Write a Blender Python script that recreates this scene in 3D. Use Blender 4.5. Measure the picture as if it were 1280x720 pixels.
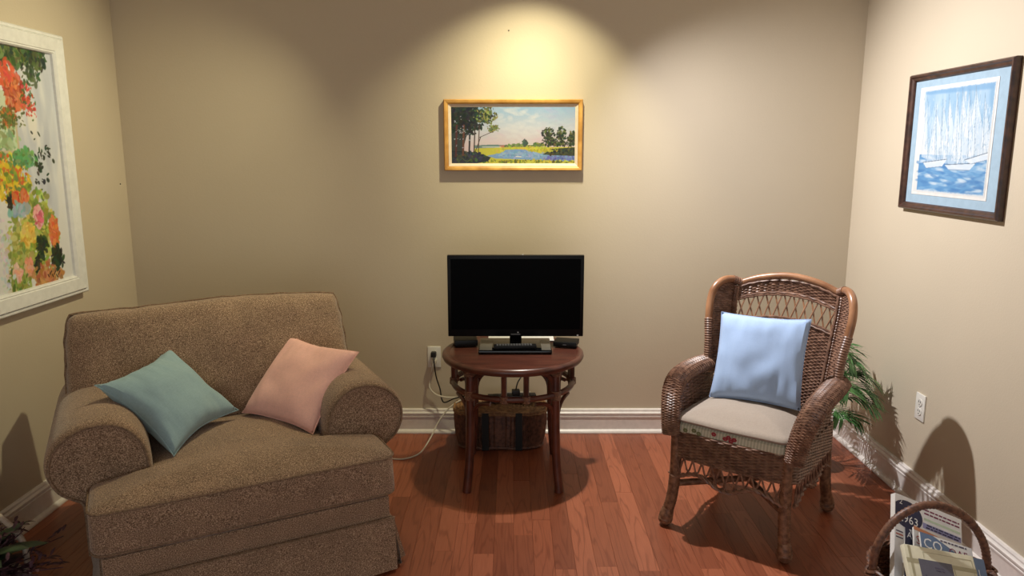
import bpy, bmesh, math, random
import numpy as np
from mathutils import Vector, Matrix, noise

for o in list(bpy.data.objects): bpy.data.objects.remove(o, do_unlink=True)
scene = bpy.context.scene
COL = scene.collection
PI = math.pi
random.seed(7)

# ------------------------------------------------------------------ camera
F_PX = 924.0
CAM_H = 1.5
PITCH = math.atan(170 / F_PX)
cam_data = bpy.data.cameras.new('camera')
cam_data.sensor_width = 36.0
cam_data.lens = 36.0 * F_PX / 1280.0
cam_data.clip_start = 0.02
cam = bpy.data.objects.new('camera', cam_data)
COL.objects.link(cam)
cam.location = (0, 0, CAM_H)
cam.rotation_euler = (PI / 2 - PITCH, 0, 0)
scene.camera = cam

# ------------------------------------------------------------------ world, exposure
world = bpy.data.worlds.new('world'); scene.world = world
world.use_nodes = True
bg = world.node_tree.nodes['Background']
bg.inputs[0].default_value = (0.95, 0.97, 1.0, 1)
bg.inputs[1].default_value = 1.3
vs = scene.view_settings
vs.view_transform = 'Standard'
vs.look = 'None'
vs.exposure = 0.0
vs.gamma = 1.0
vs.use_curve_mapping = False

# ------------------------------------------------------------------ ceiling spot lamps (recessed cans, above the frame)
def spot(name, loc, target, energy, half_deg, blend, color, radius=0.03):
    l = bpy.data.lights.new(name, 'SPOT')
    l.energy = energy; l.spot_size = math.radians(half_deg * 2); l.spot_blend = blend
    l.color = color; l.shadow_soft_size = radius
    o = bpy.data.objects.new(name, l); COL.objects.link(o)
    o.location = loc
    d = Vector(target) - Vector(loc)
    o.rotation_euler = d.to_track_quat('-Z', 'Y').to_euler()
    return o
WARM = (1.0, 0.915, 0.60)
NEUT = (0.985, 0.97, 1.0)
spot('picture_lamp_core', (0.17, 3.24, 2.42), (0.0, 3.82, 1.38), 40, 32, 1.0, WARM, 0.02)
spot('picture_lamp_beam', (0.17, 3.24, 2.42), (0.02, 3.82, 1.26), 38, 47, 0.6, WARM, 0.02)
spot('picture_lamp_spill', (0.17, 3.30, 2.42), (0.17, 3.10, 0.0), 24, 44, 0.8, WARM, 0.02)
spot('right_wall_lamp', (0.22, 3.30, 2.42), (1.75, 2.60, 0.55), 255, 60, 1.0, NEUT, 0.02)
spot('left_wall_lamp', (-0.60, 3.30, 2.42), (-1.975, 2.80, 1.0), 85, 56, 1.0, WARM, 0.02)


# ------------------------------------------------------------------ dimensions of the room
YB = 3.82; XL = -1.975; XR = 1.75; ZC = 2.44; YF = -2.2

# ------------------------------------------------------------------ helpers: tagging
def tag(o, label=None, cat=None, group=None, kind=None):
    if label: o['label'] = label
    if cat: o['category'] = cat
    if group: o['group'] = group
    if kind: o['kind'] = kind
    return o
def thing(name, loc, rz, label, cat, group=None):
    o = bpy.data.objects.new(name, None); COL.objects.link(o)
    o.empty_display_size = 0.1
    o.location = loc; o.rotation_euler = (0, 0, rz)
    return tag(o, label, cat, group)

# ------------------------------------------------------------------ helpers: materials
def srgb(r, g, b):
    f = lambda c: c / 12.92 if c <= 0.04045 else ((c + 0.055) / 1.055) ** 2.4
    return (f(r / 255), f(g / 255), f(b / 255), 1)
class NT:
    def __init__(s, name):
        s.m = bpy.data.materials.new(name); s.m.use_nodes = True
        s.t = s.m.node_tree; s.n = s.t.nodes; s.b = s.n['Principled BSDF']
    def add(s, typ, **kw):
        nd = s.n.new(typ)
        for k, v in kw.items():
            if k.startswith('_'): setattr(nd, k[1:], v)
            else: nd.inputs[k].default_value = v
        return nd
    def link(s, a, ao, b, bi):
        s.t.links.new(a.outputs[ao], b.inputs[bi]); return s
    def ramp(s, stops):
        r = s.n.new('ShaderNodeValToRGB'); e = r.color_ramp.elements
        while len(e) < len(stops): e.new(0.5)
        for i, (p, c) in enumerate(stops):
            e[i].position = p; e[i].color = c
        return r
    def bump(s, src, out, strength, dist=0.002):
        bp = s.add('ShaderNodeBump', Strength=strength, Distance=dist)
        s.link(src, out, bp, 'Height'); s.t.links.new(bp.outputs[0], s.b.inputs['Normal']); return bp
def mat_noise(name, c1, c2, scale, rough=0.6, bump=0.0, bdist=0.002, detail=3.0, stretch=(1, 1, 1), coord='Object', spec=0.5, sheen=0.0, lo=0.35, hi=0.65):
    k = NT(name)
    tc = k.add('ShaderNodeTexCoord'); mp = k.add('ShaderNodeMapping'); mp.inputs['Scale'].default_value = stretch
    nz = k.add('ShaderNodeTexNoise', Scale=scale, Detail=detail)
    k.link(tc, coord, mp, 0).link(mp, 0, nz, 'Vector')
    r = k.ramp([(lo, c1), (hi, c2)])
    k.link(nz, 'Fac', r, 0).link(r, 0, k.b, 'Base Color')
    k.b.inputs['Roughness'].default_value = rough
    k.b.inputs['Specular IOR Level'].default_value = spec
    if sheen: k.b.inputs['Sheen Weight'].default_value = sheen
    if bump: k.bump(nz, 'Fac', bump, bdist)
    return k.m
def mat_plain(name, c, rough=0.5, spec=0.5, metal=0.0, coat=0.0):
    k = NT(name)
    nz = k.add('ShaderNodeTexNoise', Scale=40.0, Detail=2.0)
    tc = k.add('ShaderNodeTexCoord'); k.link(tc, 'Object', nz, 'Vector')
    d = tuple(x * 0.9 for x in c[:3]) + (1,)
    r = k.ramp([(0.3, d), (0.7, c)])
    k.link(nz, 'Fac', r, 0).link(r, 0, k.b, 'Base Color')
    k.b.inputs['Roughness'].default_value = rough; k.b.inputs['Specular IOR Level'].default_value = spec
    k.b.inputs['Metallic'].default_value = metal; k.b.inputs['Coat Weight'].default_value = coat
    return k.m
def mat_wall(name, c):
    k = NT(name)
    geo = k.add('ShaderNodeNewGeometry')
    n1 = k.add('ShaderNodeTexNoise', Scale=120.0, Detail=3.0)
    n2 = k.add('ShaderNodeTexNoise', Scale=1.7, Detail=2.0)
    k.link(geo, 'Position', n1, 'Vector').link(geo, 'Position', n2, 'Vector')
    d = tuple(x * 0.955 for x in c[:3]) + (1,)
    r = k.ramp([(0.3, d), (0.7, c)])
    k.link(n2, 'Fac', r, 0).link(r, 0, k.b, 'Base Color')
    k.b.inputs['Roughness'].default_value = 0.55
    k.b.inputs['Specular IOR Level'].default_value = 0.3
    k.bump(n1, 'Fac', 0.30, 0.0015)
    return k.m
def mat_wood_floor(name):
    k = NT(name)
    geo = k.add('ShaderNodeNewGeometry'); oi = k.add('ShaderNodeObjectInfo')
    mul = k.add('ShaderNodeVectorMath', _operation='MULTIPLY'); mul.inputs[1].default_value = (1, 1, 1)
    comb = k.add('ShaderNodeCombineXYZ')
    m1 = k.add('ShaderNodeMath', _operation='MULTIPLY'); m1.inputs[1].default_value = 37.0
    k.link(oi, 'Random', m1, 0).link(m1, 0, comb, 'X').link(m1, 0, comb, 'Y')
    addv = k.add('ShaderNodeVectorMath', _operation='ADD')
    k.link(geo, 'Position', addv, 0).link(comb, 0, addv, 1)
    mp = k.add('ShaderNodeMapping'); mp.inputs['Scale'].default_value = (14.0, 1.3, 1)
    k.link(addv, 0, mp, 0)
    # cathedral figure: distorted bands
    wv = k.add('ShaderNodeTexNoise', Scale=1.1, Detail=2.0, Roughness=0.4)
    k.link(mp, 0, wv, 'Vector')
    sn = k.add('ShaderNodeMath', _operation='MULTIPLY'); sn.inputs[1].default_value = 55.0
    si = k.add('ShaderNodeMath', _operation='SINE')
    k.link(wv, 'Fac', sn, 0).link(sn, 0, si, 0)
    mr = k.add('ShaderNodeMapRange'); mr.inputs['From Min'].default_value = 0.55; mr.inputs['From Max'].default_value = 1.0
    k.link(si, 0, mr, 'Value')
    # fine pores
    mp2 = k.add('ShaderNodeMapping'); mp2.inputs['Scale'].default_value = (420.0, 9.0, 1)
    k.link(addv, 0, mp2, 0)
    fn = k.add('ShaderNodeTexNoise', Scale=1.0, Detail=3.0); k.link(mp2, 0, fn, 'Vector')
    r0 = k.ramp([(0.0, srgb(124, 68, 46)), (0.5, srgb(146, 82, 56)), (1.0, srgb(166, 98, 70))])
    k.link(oi, 'Random', r0, 0)
    mixa = k.add('ShaderNodeMix', _data_type='RGBA'); mixa.inputs[7].default_value = srgb(98, 44, 24)
    ma = k.add('ShaderNodeMath', _operation='MULTIPLY'); ma.inputs[1].default_value = 0.42
    k.link(mr, 0, ma, 0)
    k.t.links.new(ma.outputs[0], mixa.inputs[0]); k.t.links.new(r0.outputs[0], mixa.inputs[6])
    mixb = k.add('ShaderNodeMix', _data_type='RGBA', _blend_type='MULTIPLY'); mixb.inputs[0].default_value = 0.55
    rr = k.ramp([(0.3, (0.62, 0.58, 0.55, 1)), (0.62, (1, 1, 1, 1))]); k.link(fn, 'Fac', rr, 0)
    k.t.links.new(mixa.outputs[2], mixb.inputs[6]); k.t.links.new(rr.outputs[0], mixb.inputs[7])
    k.t.links.new(mixb.outputs[2], k.b.inputs['Base Color'])
    k.b.inputs['Roughness'].default_value = 0.34
    k.b.inputs['Specular IOR Level'].default_value = 0.4
    k.bump(fn, 'Fac', 0.08, 0.001)
    return k.m
def mat_weave_fabric(name, c1, c2, c3, scale=230.0):
    """chenille: small dark/light flecks over slow patches"""
    k = NT(name)
    tc = k.add('ShaderNodeTexCoord')
    vo = k.add('ShaderNodeTexVoronoi', Scale=scale); k.link(tc, 'Object', vo, 'Vector')
    n2 = k.add('ShaderNodeTexNoise', Scale=9.0, Detail=3.0); k.link(tc, 'Object', n2, 'Vector')
    n3 = k.add('ShaderNodeTexNoise', Scale=scale * 1.3, Detail=2.0); k.link(tc, 'Object', n3, 'Vector')
    r = k.ramp([(0.30, c1), (0.52, c2), (0.72, c3)]); k.link(n3, 'Fac', r, 0)
    r2 = k.ramp([(0.3, (0.86, 0.85, 0.84, 1)), (0.7, (1.08, 1.06, 1.04, 1))]); k.link(n2, 'Fac', r2, 0)
    mx = k.add('ShaderNodeMix', _data_type='RGBA', _blend_type='MULTIPLY'); mx.inputs[0].default_value = 1.0
    k.t.links.new(r.outputs[0], mx.inputs[6]); k.t.links.new(r2.outputs[0], mx.inputs[7])
    k.t.links.new(mx.outputs[2], k.b.inputs['Base Color'])
    k.b.inputs['Roughness'].default_value = 0.95
    k.b.inputs['Specular IOR Level'].default_value = 0.1
    k.b.inputs['Sheen Weight'].default_value = 0.25; k.b.inputs['Sheen Roughness'].default_value = 0.5
    k.bump(vo, 'Distance', 0.5, 0.002)
    return k.m
def mat_attr(name, rough=0.5, coat=0.0, bump=0.0, spec=0.4):
    k = NT(name)
    a = k.add('ShaderNodeVertexColor', _layer_name='Col')
    k.link(a, 0, k.b, 'Base Color')
    k.b.inputs['Roughness'].default_value = rough; k.b.inputs['Coat Weight'].default_value = coat
    k.b.inputs['Specular IOR Level'].default_value = spec
    if bump:
        nz = k.add('ShaderNodeTexNoise', Scale=90.0, Detail=3.0); tc = k.add('ShaderNodeTexCoord')
        k.link(tc, 'Object', nz, 'Vector'); k.bump(nz, 'Fac', bump, 0.002)
    return k.m
def mat_stripe(name, c1, c2, freq, axis='X', rough=0.85):
    k = NT(name)
    tc = k.add('ShaderNodeTexCoord'); sp = k.add('ShaderNodeSeparateXYZ'); k.link(tc, 'Object', sp, 0)
    m = k.add('ShaderNodeMath', _operation='MULTIPLY'); m.inputs[1].default_value = freq; k.link(sp, axis, m, 0)
    s = k.add('ShaderNodeMath', _operation='SINE'); k.link(m, 0, s, 0)
    r = k.ramp([(0.2, c1), (0.6, c2)]); k.link(s, 0, r, 0).link(r, 0, k.b, 'Base Color')
    k.b.inputs['Roughness'].default_value = rough
    return k.m

M = {}
M['wall'] = mat_wall('wall_paint_khaki', srgb(198, 185, 162))
M['ceiling'] = mat_wall('ceiling_paint', srgb(228, 220, 204))
M['trim'] = mat_plain('trim_paint_white', srgb(226, 219, 212), 0.35)
M['floor'] = mat_wood_floor('oak_strip_floor')
M['subfloor'] = mat_plain('floor_gap_dark', srgb(52, 26, 16), 0.7)
M['sofa'] = mat_weave_fabric('chenille_taupe', srgb(80, 63, 51), srgb(147, 122, 100), srgb(203, 178, 152), 260.0)
M['welt'] = mat_noise('welt_cord_brown', srgb(104, 84, 66), srgb(142, 118, 96), 160, 0.95, 0.3)
M['dark'] = mat_plain('dark_void', srgb(40, 30, 22), 0.9)
def linen(name, c, s=0.88):
    k = NT(name)
    tc = k.add('ShaderNodeTexCoord')
    def st(sx, sy, sz):
        mp = k.add('ShaderNodeMapping'); mp.inputs['Scale'].default_value = (sx, sy, sz)
        nz = k.add('ShaderNodeTexNoise', Scale=1.0, Detail=2.0)
        k.link(tc, 'Object', mp, 0).link(mp, 0, nz, 'Vector'); return nz
    a = st(500, 60, 60); b = st(60, 500, 60)
    ad = k.add('ShaderNodeMath', _operation='ADD'); k.link(a, 'Fac', ad, 0).link(b, 'Fac', ad, 1)
    hf = k.add('ShaderNodeMath', _operation='MULTIPLY'); hf.inputs[1].default_value = 0.5; k.link(ad, 0, hf, 0)
    r = k.ramp([(0.38, tuple(x * s for x in c[:3]) + (1,)), (0.62, c)])
    k.link(hf, 0, r, 0).link(r, 0, k.b, 'Base Color')
    k.b.inputs['Roughness'].default_value = 0.9; k.b.inputs['Specular IOR Level'].default_value = 0.15
    k.b.inputs['Sheen Weight'].default_value = 0.15
    k.bump(hf, 0, 0.25, 0.001)
    return k.m
M['teal'] = linen('linen_teal', srgb(148, 176, 184))
M['pink'] = linen('linen_pink', srgb(240, 190, 178))
M['blue'] = linen('cotton_sky_blue', srgb(163, 187, 222), 0.95)
M['tan_cover'] = linen('brushed_tan', srgb(160, 147, 134))
M['ticking'] = mat_stripe('ticking_stripe', srgb(178, 176, 156), srgb(204, 200, 182), 520, 'X')
M['flower_red'] = mat_plain('print_red', srgb(160, 60, 70), 0.85)
M['flower_green'] = mat_plain('print_green', srgb(120, 128, 92), 0.85)
M['wicker'] = mat_noise('wicker_brown', srgb(98, 69, 55), srgb(142, 107, 87), 45, 0.4, 0.1, detail=4)
M['wicker_leg'] = mat_noise('wicker_leg_brown', srgb(88, 58, 40), srgb(138, 100, 74), 60, 0.5, 0.1)
M['honey'] = mat_noise('rattan_honey', srgb(132, 90, 62), srgb(172, 126, 92), 9, 0.3, 0.0, stretch=(1, 1, 1))
M['mahog'] = mat_noise('rattan_mahogany', srgb(64, 32, 24), srgb(96, 50, 36), 12, 0.3)
M['mahog_top'] = mat_noise('table_top_mahogany', srgb(66, 36, 28), srgb(88, 49, 38), 6, 0.28, stretch=(1, 6, 1), detail=5)
M['binding'] = mat_noise('cane_binding', srgb(92, 60, 46), srgb(134, 94, 70), 90, 0.5, 0.2)
M['tv_black'] = mat_plain('tv_black_plastic', srgb(6, 6, 7), 0.35, 0.2)
M['tv_screen'] = mat_plain('tv_screen_off', srgb(3, 3, 3), 0.3, 0.03)
M['gloss_black'] = mat_plain('gloss_black', srgb(8, 8, 9), 0.06, 0.5)
M['reflection_grey'] = mat_plain('painted_reflection_grey', srgb(92, 88, 80), 0.35)  # wall reflection on the glossy stand base, put in as plain grey
M['black_matte'] = mat_plain('matte_black', srgb(8, 8, 8), 0.45, 0.25)
M['grey_key'] = mat_plain('key_grey', srgb(96, 96, 98), 0.5)
M['silver'] = mat_plain('silver_plastic', srgb(190, 190, 192), 0.3)
M['outlet'] = mat_plain('outlet_white', srgb(228, 224, 214), 0.3)
M['slot'] = mat_plain('outlet_slot', srgb(30, 28, 26), 0.6)
M['cord_white'] = mat_plain('cord_white', srgb(206, 198, 182), 0.5)
M['cord_black'] = mat_plain('cord_black', srgb(20, 19, 18), 0.5)
M['basket_dark'] = mat_noise('basket_reed_dark', srgb(66, 42, 32), srgb(112, 74, 56), 60, 0.6, 0.2)
M['basket_tan'] = mat_noise('basket_rim_tan', srgb(104, 72, 44), srgb(146, 108, 68), 60, 0.6, 0.2)
M['strap'] = mat_plain('strap_black', srgb(14, 12, 12), 0.7)
M['gold'] = mat_noise('frame_gold_wood', srgb(176, 124, 52), srgb(214, 164, 84), 14, 0.4, stretch=(1, 1, 1))
M['liner'] = mat_plain('frame_liner_cream', srgb(222, 204, 180), 0.6)
M['white_frame'] = mat_plain('frame_white', srgb(226, 226, 222), 0.45)
M['white_groove'] = mat_plain('frame_white_groove', srgb(176, 174, 168), 0.5)
M['walnut'] = mat_noise('frame_walnut', srgb(48, 30, 24), srgb(78, 50, 38), 30, 0.35, stretch=(1, 1, 1))
M['mat_blue'] = mat_plain('mount_board_blue', srgb(150, 174, 190), 0.8)
M['paper'] = mat_plain('print_paper', srgb(212, 210, 205), 0.7)
M['paint'] = mat_attr('painted_canvas', 0.5, 0.0, 0.25)
M['print'] = mat_attr('printed_paper', 0.6, 0.0)
M['leaf'] = mat_noise('palm_leaf', srgb(36, 74, 34), srgb(82, 128, 68), 20, 0.45)
M['stem'] = mat_plain('palm_stem', srgb(92, 116, 60), 0.5)
M['pot'] = mat_noise('pot_dark_wicker', srgb(38, 26, 20), srgb(66, 46, 34), 60, 0.6, 0.2)
M['soil'] = mat_noise('soil', srgb(40, 28, 20), srgb(66, 50, 36), 60, 0.9, 0.5)
M['mag_wicker'] = mat_noise('magazine_wicker', srgb(74, 46, 34), srgb(122, 82, 60), 70, 0.5, 0.15)
M['page'] = mat_stripe('page_edges', srgb(196, 192, 184), srgb(224, 222, 216), 3000, 'Y')
M['navy'] = mat_plain('print_navy', srgb(40, 44, 78), 0.5)
M['lilac'] = mat_plain('print_lilac', srgb(150, 150, 196), 0.5)
M['ink'] = mat_plain('print_ink', srgb(84, 80, 104), 0.5)
M['white_print'] = mat_plain('print_white', srgb(236, 238, 240), 0.5)
M['slate'] = mat_plain('print_slate_blue', srgb(104, 128, 164), 0.45)
M['peach'] = mat_plain('print_peach', srgb(206, 140, 104), 0.45)
M['newsprint'] = mat_plain('newsprint_white', srgb(226, 226, 230), 0.6)
M['maroon'] = mat_plain('print_maroon', srgb(124, 48, 84), 0.5)
M['brick_red'] = mat_plain('print_brick_red', srgb(176, 84, 66), 0.5)
M['green_bar'] = mat_plain('print_pale_green', srgb(196, 214, 190), 0.5)
M['cream'] = mat_plain('cream_board', srgb(218, 214, 188), 0.5)
M['cream_dark'] = mat_plain('cream_board_band', srgb(176, 170, 140), 0.5)
M['grey_panel'] = mat_plain('grey_blue_panel', srgb(98, 98, 112), 0.55)
M['willow'] = mat_noise('willow_white', srgb(150, 134, 120), srgb(196, 182, 166), 40, 0.6)
M['leaf_dark'] = mat_noise('silk_leaf_dark', srgb(26, 44, 28), srgb(56, 82, 50), 20, 0.5)
M['plum'] = mat_noise('dried_flower_plum', srgb(44, 26, 34), srgb(92, 58, 70), 60, 0.8)
M['mauve'] = mat_noise('silk_flower_mauve', srgb(120, 70, 74), srgb(168, 110, 108), 30, 0.7)
M['nail'] = mat_plain('nail_dark', srgb(40, 34, 28), 0.5)

# ------------------------------------------------------------------ helpers: meshes
class MB:
    def __init__(s): s.v = []; s.f = []
    def quad(s, a, b, c, d):
        n = len(s.v); s.v += [Vector(a), Vector(b), Vector(c), Vector(d)]; s.f.append((n, n + 1, n + 2, n + 3)); return s
    def poly(s, pts):
        n = len(s.v); s.v += [Vector(p) for p in pts]; s.f.append(tuple(range(n, n + len(pts)))); return s
    def box(s, x0, x1, y0, y1, z0, z1, mtx=None):
        n = len(s.v)
        P = [Vector((x, y, z)) for z in (z0, z1) for y in (y0, y1) for x in (x0, x1)]
        if mtx: P = [mtx @ p for p in P]
        s.v += P
        for f in ((0, 2, 3, 1), (4, 5, 7, 6), (0, 1, 5, 4), (2, 6, 7, 3), (0, 4, 6, 2), (1, 3, 7, 5)):
            s.f.append(tuple(n + i for i in f))
        return s
    def loft(s, rings, closed_ring=True, cap=True, loop=False):
        n = len(s.v); R = len(rings); K = len(rings[0])
        for r in rings: s.v += [Vector(p) for p in r]
        for i in range(R if loop else R - 1):
            j = (i + 1) % R
            for k in range(K if closed_ring else K - 1):
                l = (k + 1) % K
                s.f.append((n + i * K + k, n + i * K + l, n + j * K + l, n + j * K + k))
        if cap and closed_ring and not loop:
            s.f.append(tuple(n + k for k in reversed(range(K))))
            s.f.append(tuple(n + (R - 1) * K + k for k in range(K)))
        return s
    def tube(s, path, r, n=6, closed=False, cap=True, flat=1.0):
        P = [Vector(p) for p in path]; L = len(P)
        rs = r if isinstance(r, (list, tuple)) else [r] * L
        T = []
        for i in range(L):
            a = P[i - 1] if (i > 0 or closed) else P[i]
            b = P[(i + 1) % L] if (i < L - 1 or closed) else P[i]
            t = b - a
            T.append(t.normalized() if t.length > 1e-9 else Vector((0, 0, 1)))
        up = Vector((0, 0, 1)) if abs(T[0].z) < 0.9 else Vector((0, 1, 0))
        N = T[0].cross(up).normalized(); rings = []
        for i in range(L):
            N = (N - T[i] * N.dot(T[i]))
            if N.length < 1e-6: N = T[i].orthogonal()
            N.normalize(); B = T[i].cross(N)
            rings.append([P[i] + (N * math.cos(2 * PI * k / n) + B * math.sin(2 * PI * k / n) * flat) * rs[i] for k in range(n)])
        return s.loft(rings, True, cap and not closed, closed)
    def lathe(s, prof, n=24, c=(0, 0, 0), sx=1.0, sy=1.0, cap=True):
        rings = [[(c[0] + r * math.cos(2 * PI * k / n) * sx, c[1] + r * math.sin(2 * PI * k / n) * sy, c[2] + z) for k in range(n)] for r, z in prof]
        return s.loft(rings, True, cap)
    def grid(s, S, nu, nv):
        n = len(s.v)
        for j in range(nv + 1):
            for i in range(nu + 1): s.v.append(Vector(S(i / nu, j / nv)))
        for j in range(nv):
            for i in range(nu):
                a = n + j * (nu + 1) + i; s.f.append((a, a + 1, a + nu + 2, a + nu + 1))
        return s
    def mesh(s, name, mat, smooth=True, bevel=0):
        me = bpy.data.meshes.new(name); me.from_pydata([tuple(v) for v in s.v], [], s.f)
        bm = bmesh.new(); bm.from_mesh(me)
        bmesh.ops.recalc_face_normals(bm, faces=bm.faces)
        if bevel:
            ed = [e for e in bm.edges if len(e.link_faces) == 2 and e.calc_face_angle(0) > 0.6]
            bmesh.ops.bevel(bm, geom=ed, offset=bevel, segments=2, profile=0.6, affect='EDGES', clamp_overlap=True)
        bm.to_mesh(me); bm.free()
        me.materials.append(mat)
        if smooth:
            me.polygons.foreach_set('use_smooth', [True] * len(me.polygons))
            try: me.set_sharp_from_angle(angle=math.radians(40))
            except Exception: pass
        return me
    def build(s, name, mat, parent=None, smooth=True, bevel=0, kind=None, label=None):
        me = s.mesh(name, M[mat] if isinstance(mat, str) else mat, smooth, bevel)
        o = bpy.data.objects.new(name, me); COL.objects.link(o)
        if parent: o.parent = parent
        if kind: o['kind'] = kind
        if label: o['label'] = label
        return o
def cr(pts, n=8, closed=False):
    """Catmull-Rom through points"""
    P = [Vector(p) for p in pts]; L = len(P); out = []
    for i in range(L if closed else L - 1):
        if closed: a, b, c, d = P[i - 1], P[i], P[(i + 1) % L], P[(i + 2) % L]
        else:
            b, c = P[i], P[i + 1]
            a = P[i - 1] if i > 0 else b * 2 - c
            d = P[i + 2] if i + 2 < L else c * 2 - b
        for k in range(n):
            t = k / n
            out.append(0.5 * ((2 * b) + (c - a) * t + (2 * a - 5 * b + 4 * c - d) * t * t + (3 * b - a - 3 * c + d) * t ** 3))
    if not closed: out.append(P[-1])
    return out
def rrect(x0, x1, y0, y1, r, n=6):
    out = []
    for cx, cy, a0 in ((x1 - r, y1 - r, 0), (x0 + r, y1 - r, 90), (x0 + r, y0 + r, 180), (x1 - r, y0 + r, 270)):
        for k in range(n + 1):
            a = math.radians(a0 + 90 * k / n); out.append((cx + r * math.cos(a), cy + r * math.sin(a)))
    return out
def round_poly(pts, rad, n=5):
    out = []; L = len(pts)
    for i in range(L):
        p = Vector(pts[i]); a = Vector(pts[i - 1]); b = Vector(pts[(i + 1) % L])
        r = rad[i] if isinstance(rad, (list, tuple)) else rad
        da = (a - p); db = (b - p)
        ra = min(r, da.length * 0.45, db.length * 0.45)
        A = p + da.normalized() * ra; B = p + db.normalized() * ra
        for k in range(n + 1):
            t = k / n; out.append(tuple((A * (1 - t) ** 2 + p * 2 * t * (1 - t) + B * t * t)))
    return out
def resample(pts, step):
    P = [Vector(p) for p in pts]; out = []
    for i in range(len(P)):
        a, b = P[i], P[(i + 1) % len(P)]; m = max(1, int((b - a).length / step))
        for k in range(m): out.append(a.lerp(b, k / m))
    return out
def weave(mb, S, rows, nu, stakes, r, amp, n=4, closed=False, jit=0.15, back=True, vlo=0.0, vhi=1.0, seed=1):
    """rows of weavers along u on surface S(u,v), passing over and under the stakes"""
    rnd = random.Random(seed)
    eps = 1e-3
    for j in range(rows):
        v = vlo + (vhi - vlo) * (j + 0.5) / rows
        path = []
        for i in range(nu if closed else nu + 1):
            u = i / nu
            p = Vector(S(u, v))
            u2 = u + eps if u + eps <= 1 else u - eps; v2 = v + eps if v + eps <= 1 else v - eps
            du = (Vector(S(u2, v)) - p) * (1 if u2 > u else -1); dv = (Vector(S(u, v2)) - p) * (1 if v2 > v else -1)
            nn = du.cross(dv)
            nn = nn.normalized() if nn.length > 1e-12 else Vector((0, 0, 1))
            path.append(p + nn * amp * math.cos(PI * (u * stakes + j)) + Vector((rnd.uniform(-1, 1), rnd.uniform(-1, 1), rnd.uniform(-1, 1))) * amp * jit)
        mb.tube(path, r, n, closed)
    if back: mb.grid(S, max(8, nu // 3), max(6, rows // 3))
    return mb

# ================================================================== THE SETTING
def structure(o): o['kind'] = 'structure'; return o
mb = MB(); mb.box(XL - .12, XR + .12, YF, YB + .12, -0.10, -0.013)
floor = structure(mb.build('floor', 'subfloor', smooth=False))
def plank_mesh(w):
    m = MB(); c = 0.0006; h = 0.0125
    r0 = [(-w / 2, 0, -h), (w / 2, 0, -h), (w / 2, 0, -c), (w / 2 - c, 0, 0), (-w / 2 + c, 0, 0), (-w / 2, 0, -c)]
    r1 = [(x, 1, z) for x, y, z in r0]
    m.loft([r0, r1]); return m.mesh('plank', M['floor'], smooth=False)
PW = 0.0762
pm = plank_mesh(PW - 0.0004)
rnd = random.Random(3)
nrow = int(math.ceil((XR - XL) / PW)); Y0 = 0.9
extra = MB()
for i in range(nrow):
    xc = XL + (i + 0.5) * PW
    y = Y0 - rnd.uniform(0, 0.5)
    ys = y
    while y < YB - 0.02:
        L = rnd.uniform(0.45, 1.25)
        if y + L > YB - 0.25: L = YB + 0.01 - y
        o = bpy.data.objects.new('plank', pm); COL.objects.link(o); o.parent = floor
        o.location = (xc, y, rnd.uniform(-0.0003, 0.0002)); o.scale = (1, L - 0.0005, 1)
        y += L
    h = -0.0005
    while ys > YF + 0.01:
        L = min(rnd.uniform(0.6, 1.4), ys - YF)
        extra.box(xc - PW / 2 + .0006, xc + PW / 2 - .0006, ys - L + .0006, ys - .0006, -.0125, h)
        ys -= L
extra.build('floor_boards', 'floor', floor, smooth=False, kind='stuff')

structure(MB().box(XL - .12, XR + .12, YB, YB + .12, -0.1, ZC).build('wall_back', 'wall', smooth=False))
structure(MB().box(XL - .12, XL, YF, YB, -0.1, ZC).build('wall_left', 'wall', smooth=False))
structure(MB().box(XR, XR + .12, YF, YB, -0.1, ZC).build('wall_right', 'wall', smooth=False))
structure(MB().box(XL - .12, XR + .12, YF, YB + .12, ZC, ZC + .1).build('ceiling', 'ceiling', smooth=False))
# baseboard profile (depth, height): shoe, flat board, beads, cap
prof = [(0, 0), (.030, 0), (.031, .006), (.028, .014), (.021, .020), (.016, .022), (.016, .088), (.0195, .0905), (.0195, .097), (.0165, .099),
        (.0165, .103), (.0205, .106), (.021, .114), (.016, .118), (.013, .122), (.013, .128), (.009, .134), (0, .135)]
def baseboard(name, p0, p1, nrm):
    m = MB()
    rings = []
    for p, e in ((Vector(p0), 0), (Vector(p1), 1)):
        rings.append([p + Vector(nrm) * d + Vector((0, 0, z)) for d, z in prof])
    m.loft(rings); o = m.build(name, 'trim', smooth=False); return structure(o)
baseboard('baseboard_back', (XL, YB, 0), (XR, YB, 0), (0, -1, 0))
baseboard('baseboard_left', (XL, YF, 0), (XL, YB - .001, 0), (1, 0, 0))
baseboard('baseboard_right', (XR, YF, 0), (XR, YB - .001, 0), (-1, 0, 0))

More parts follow.
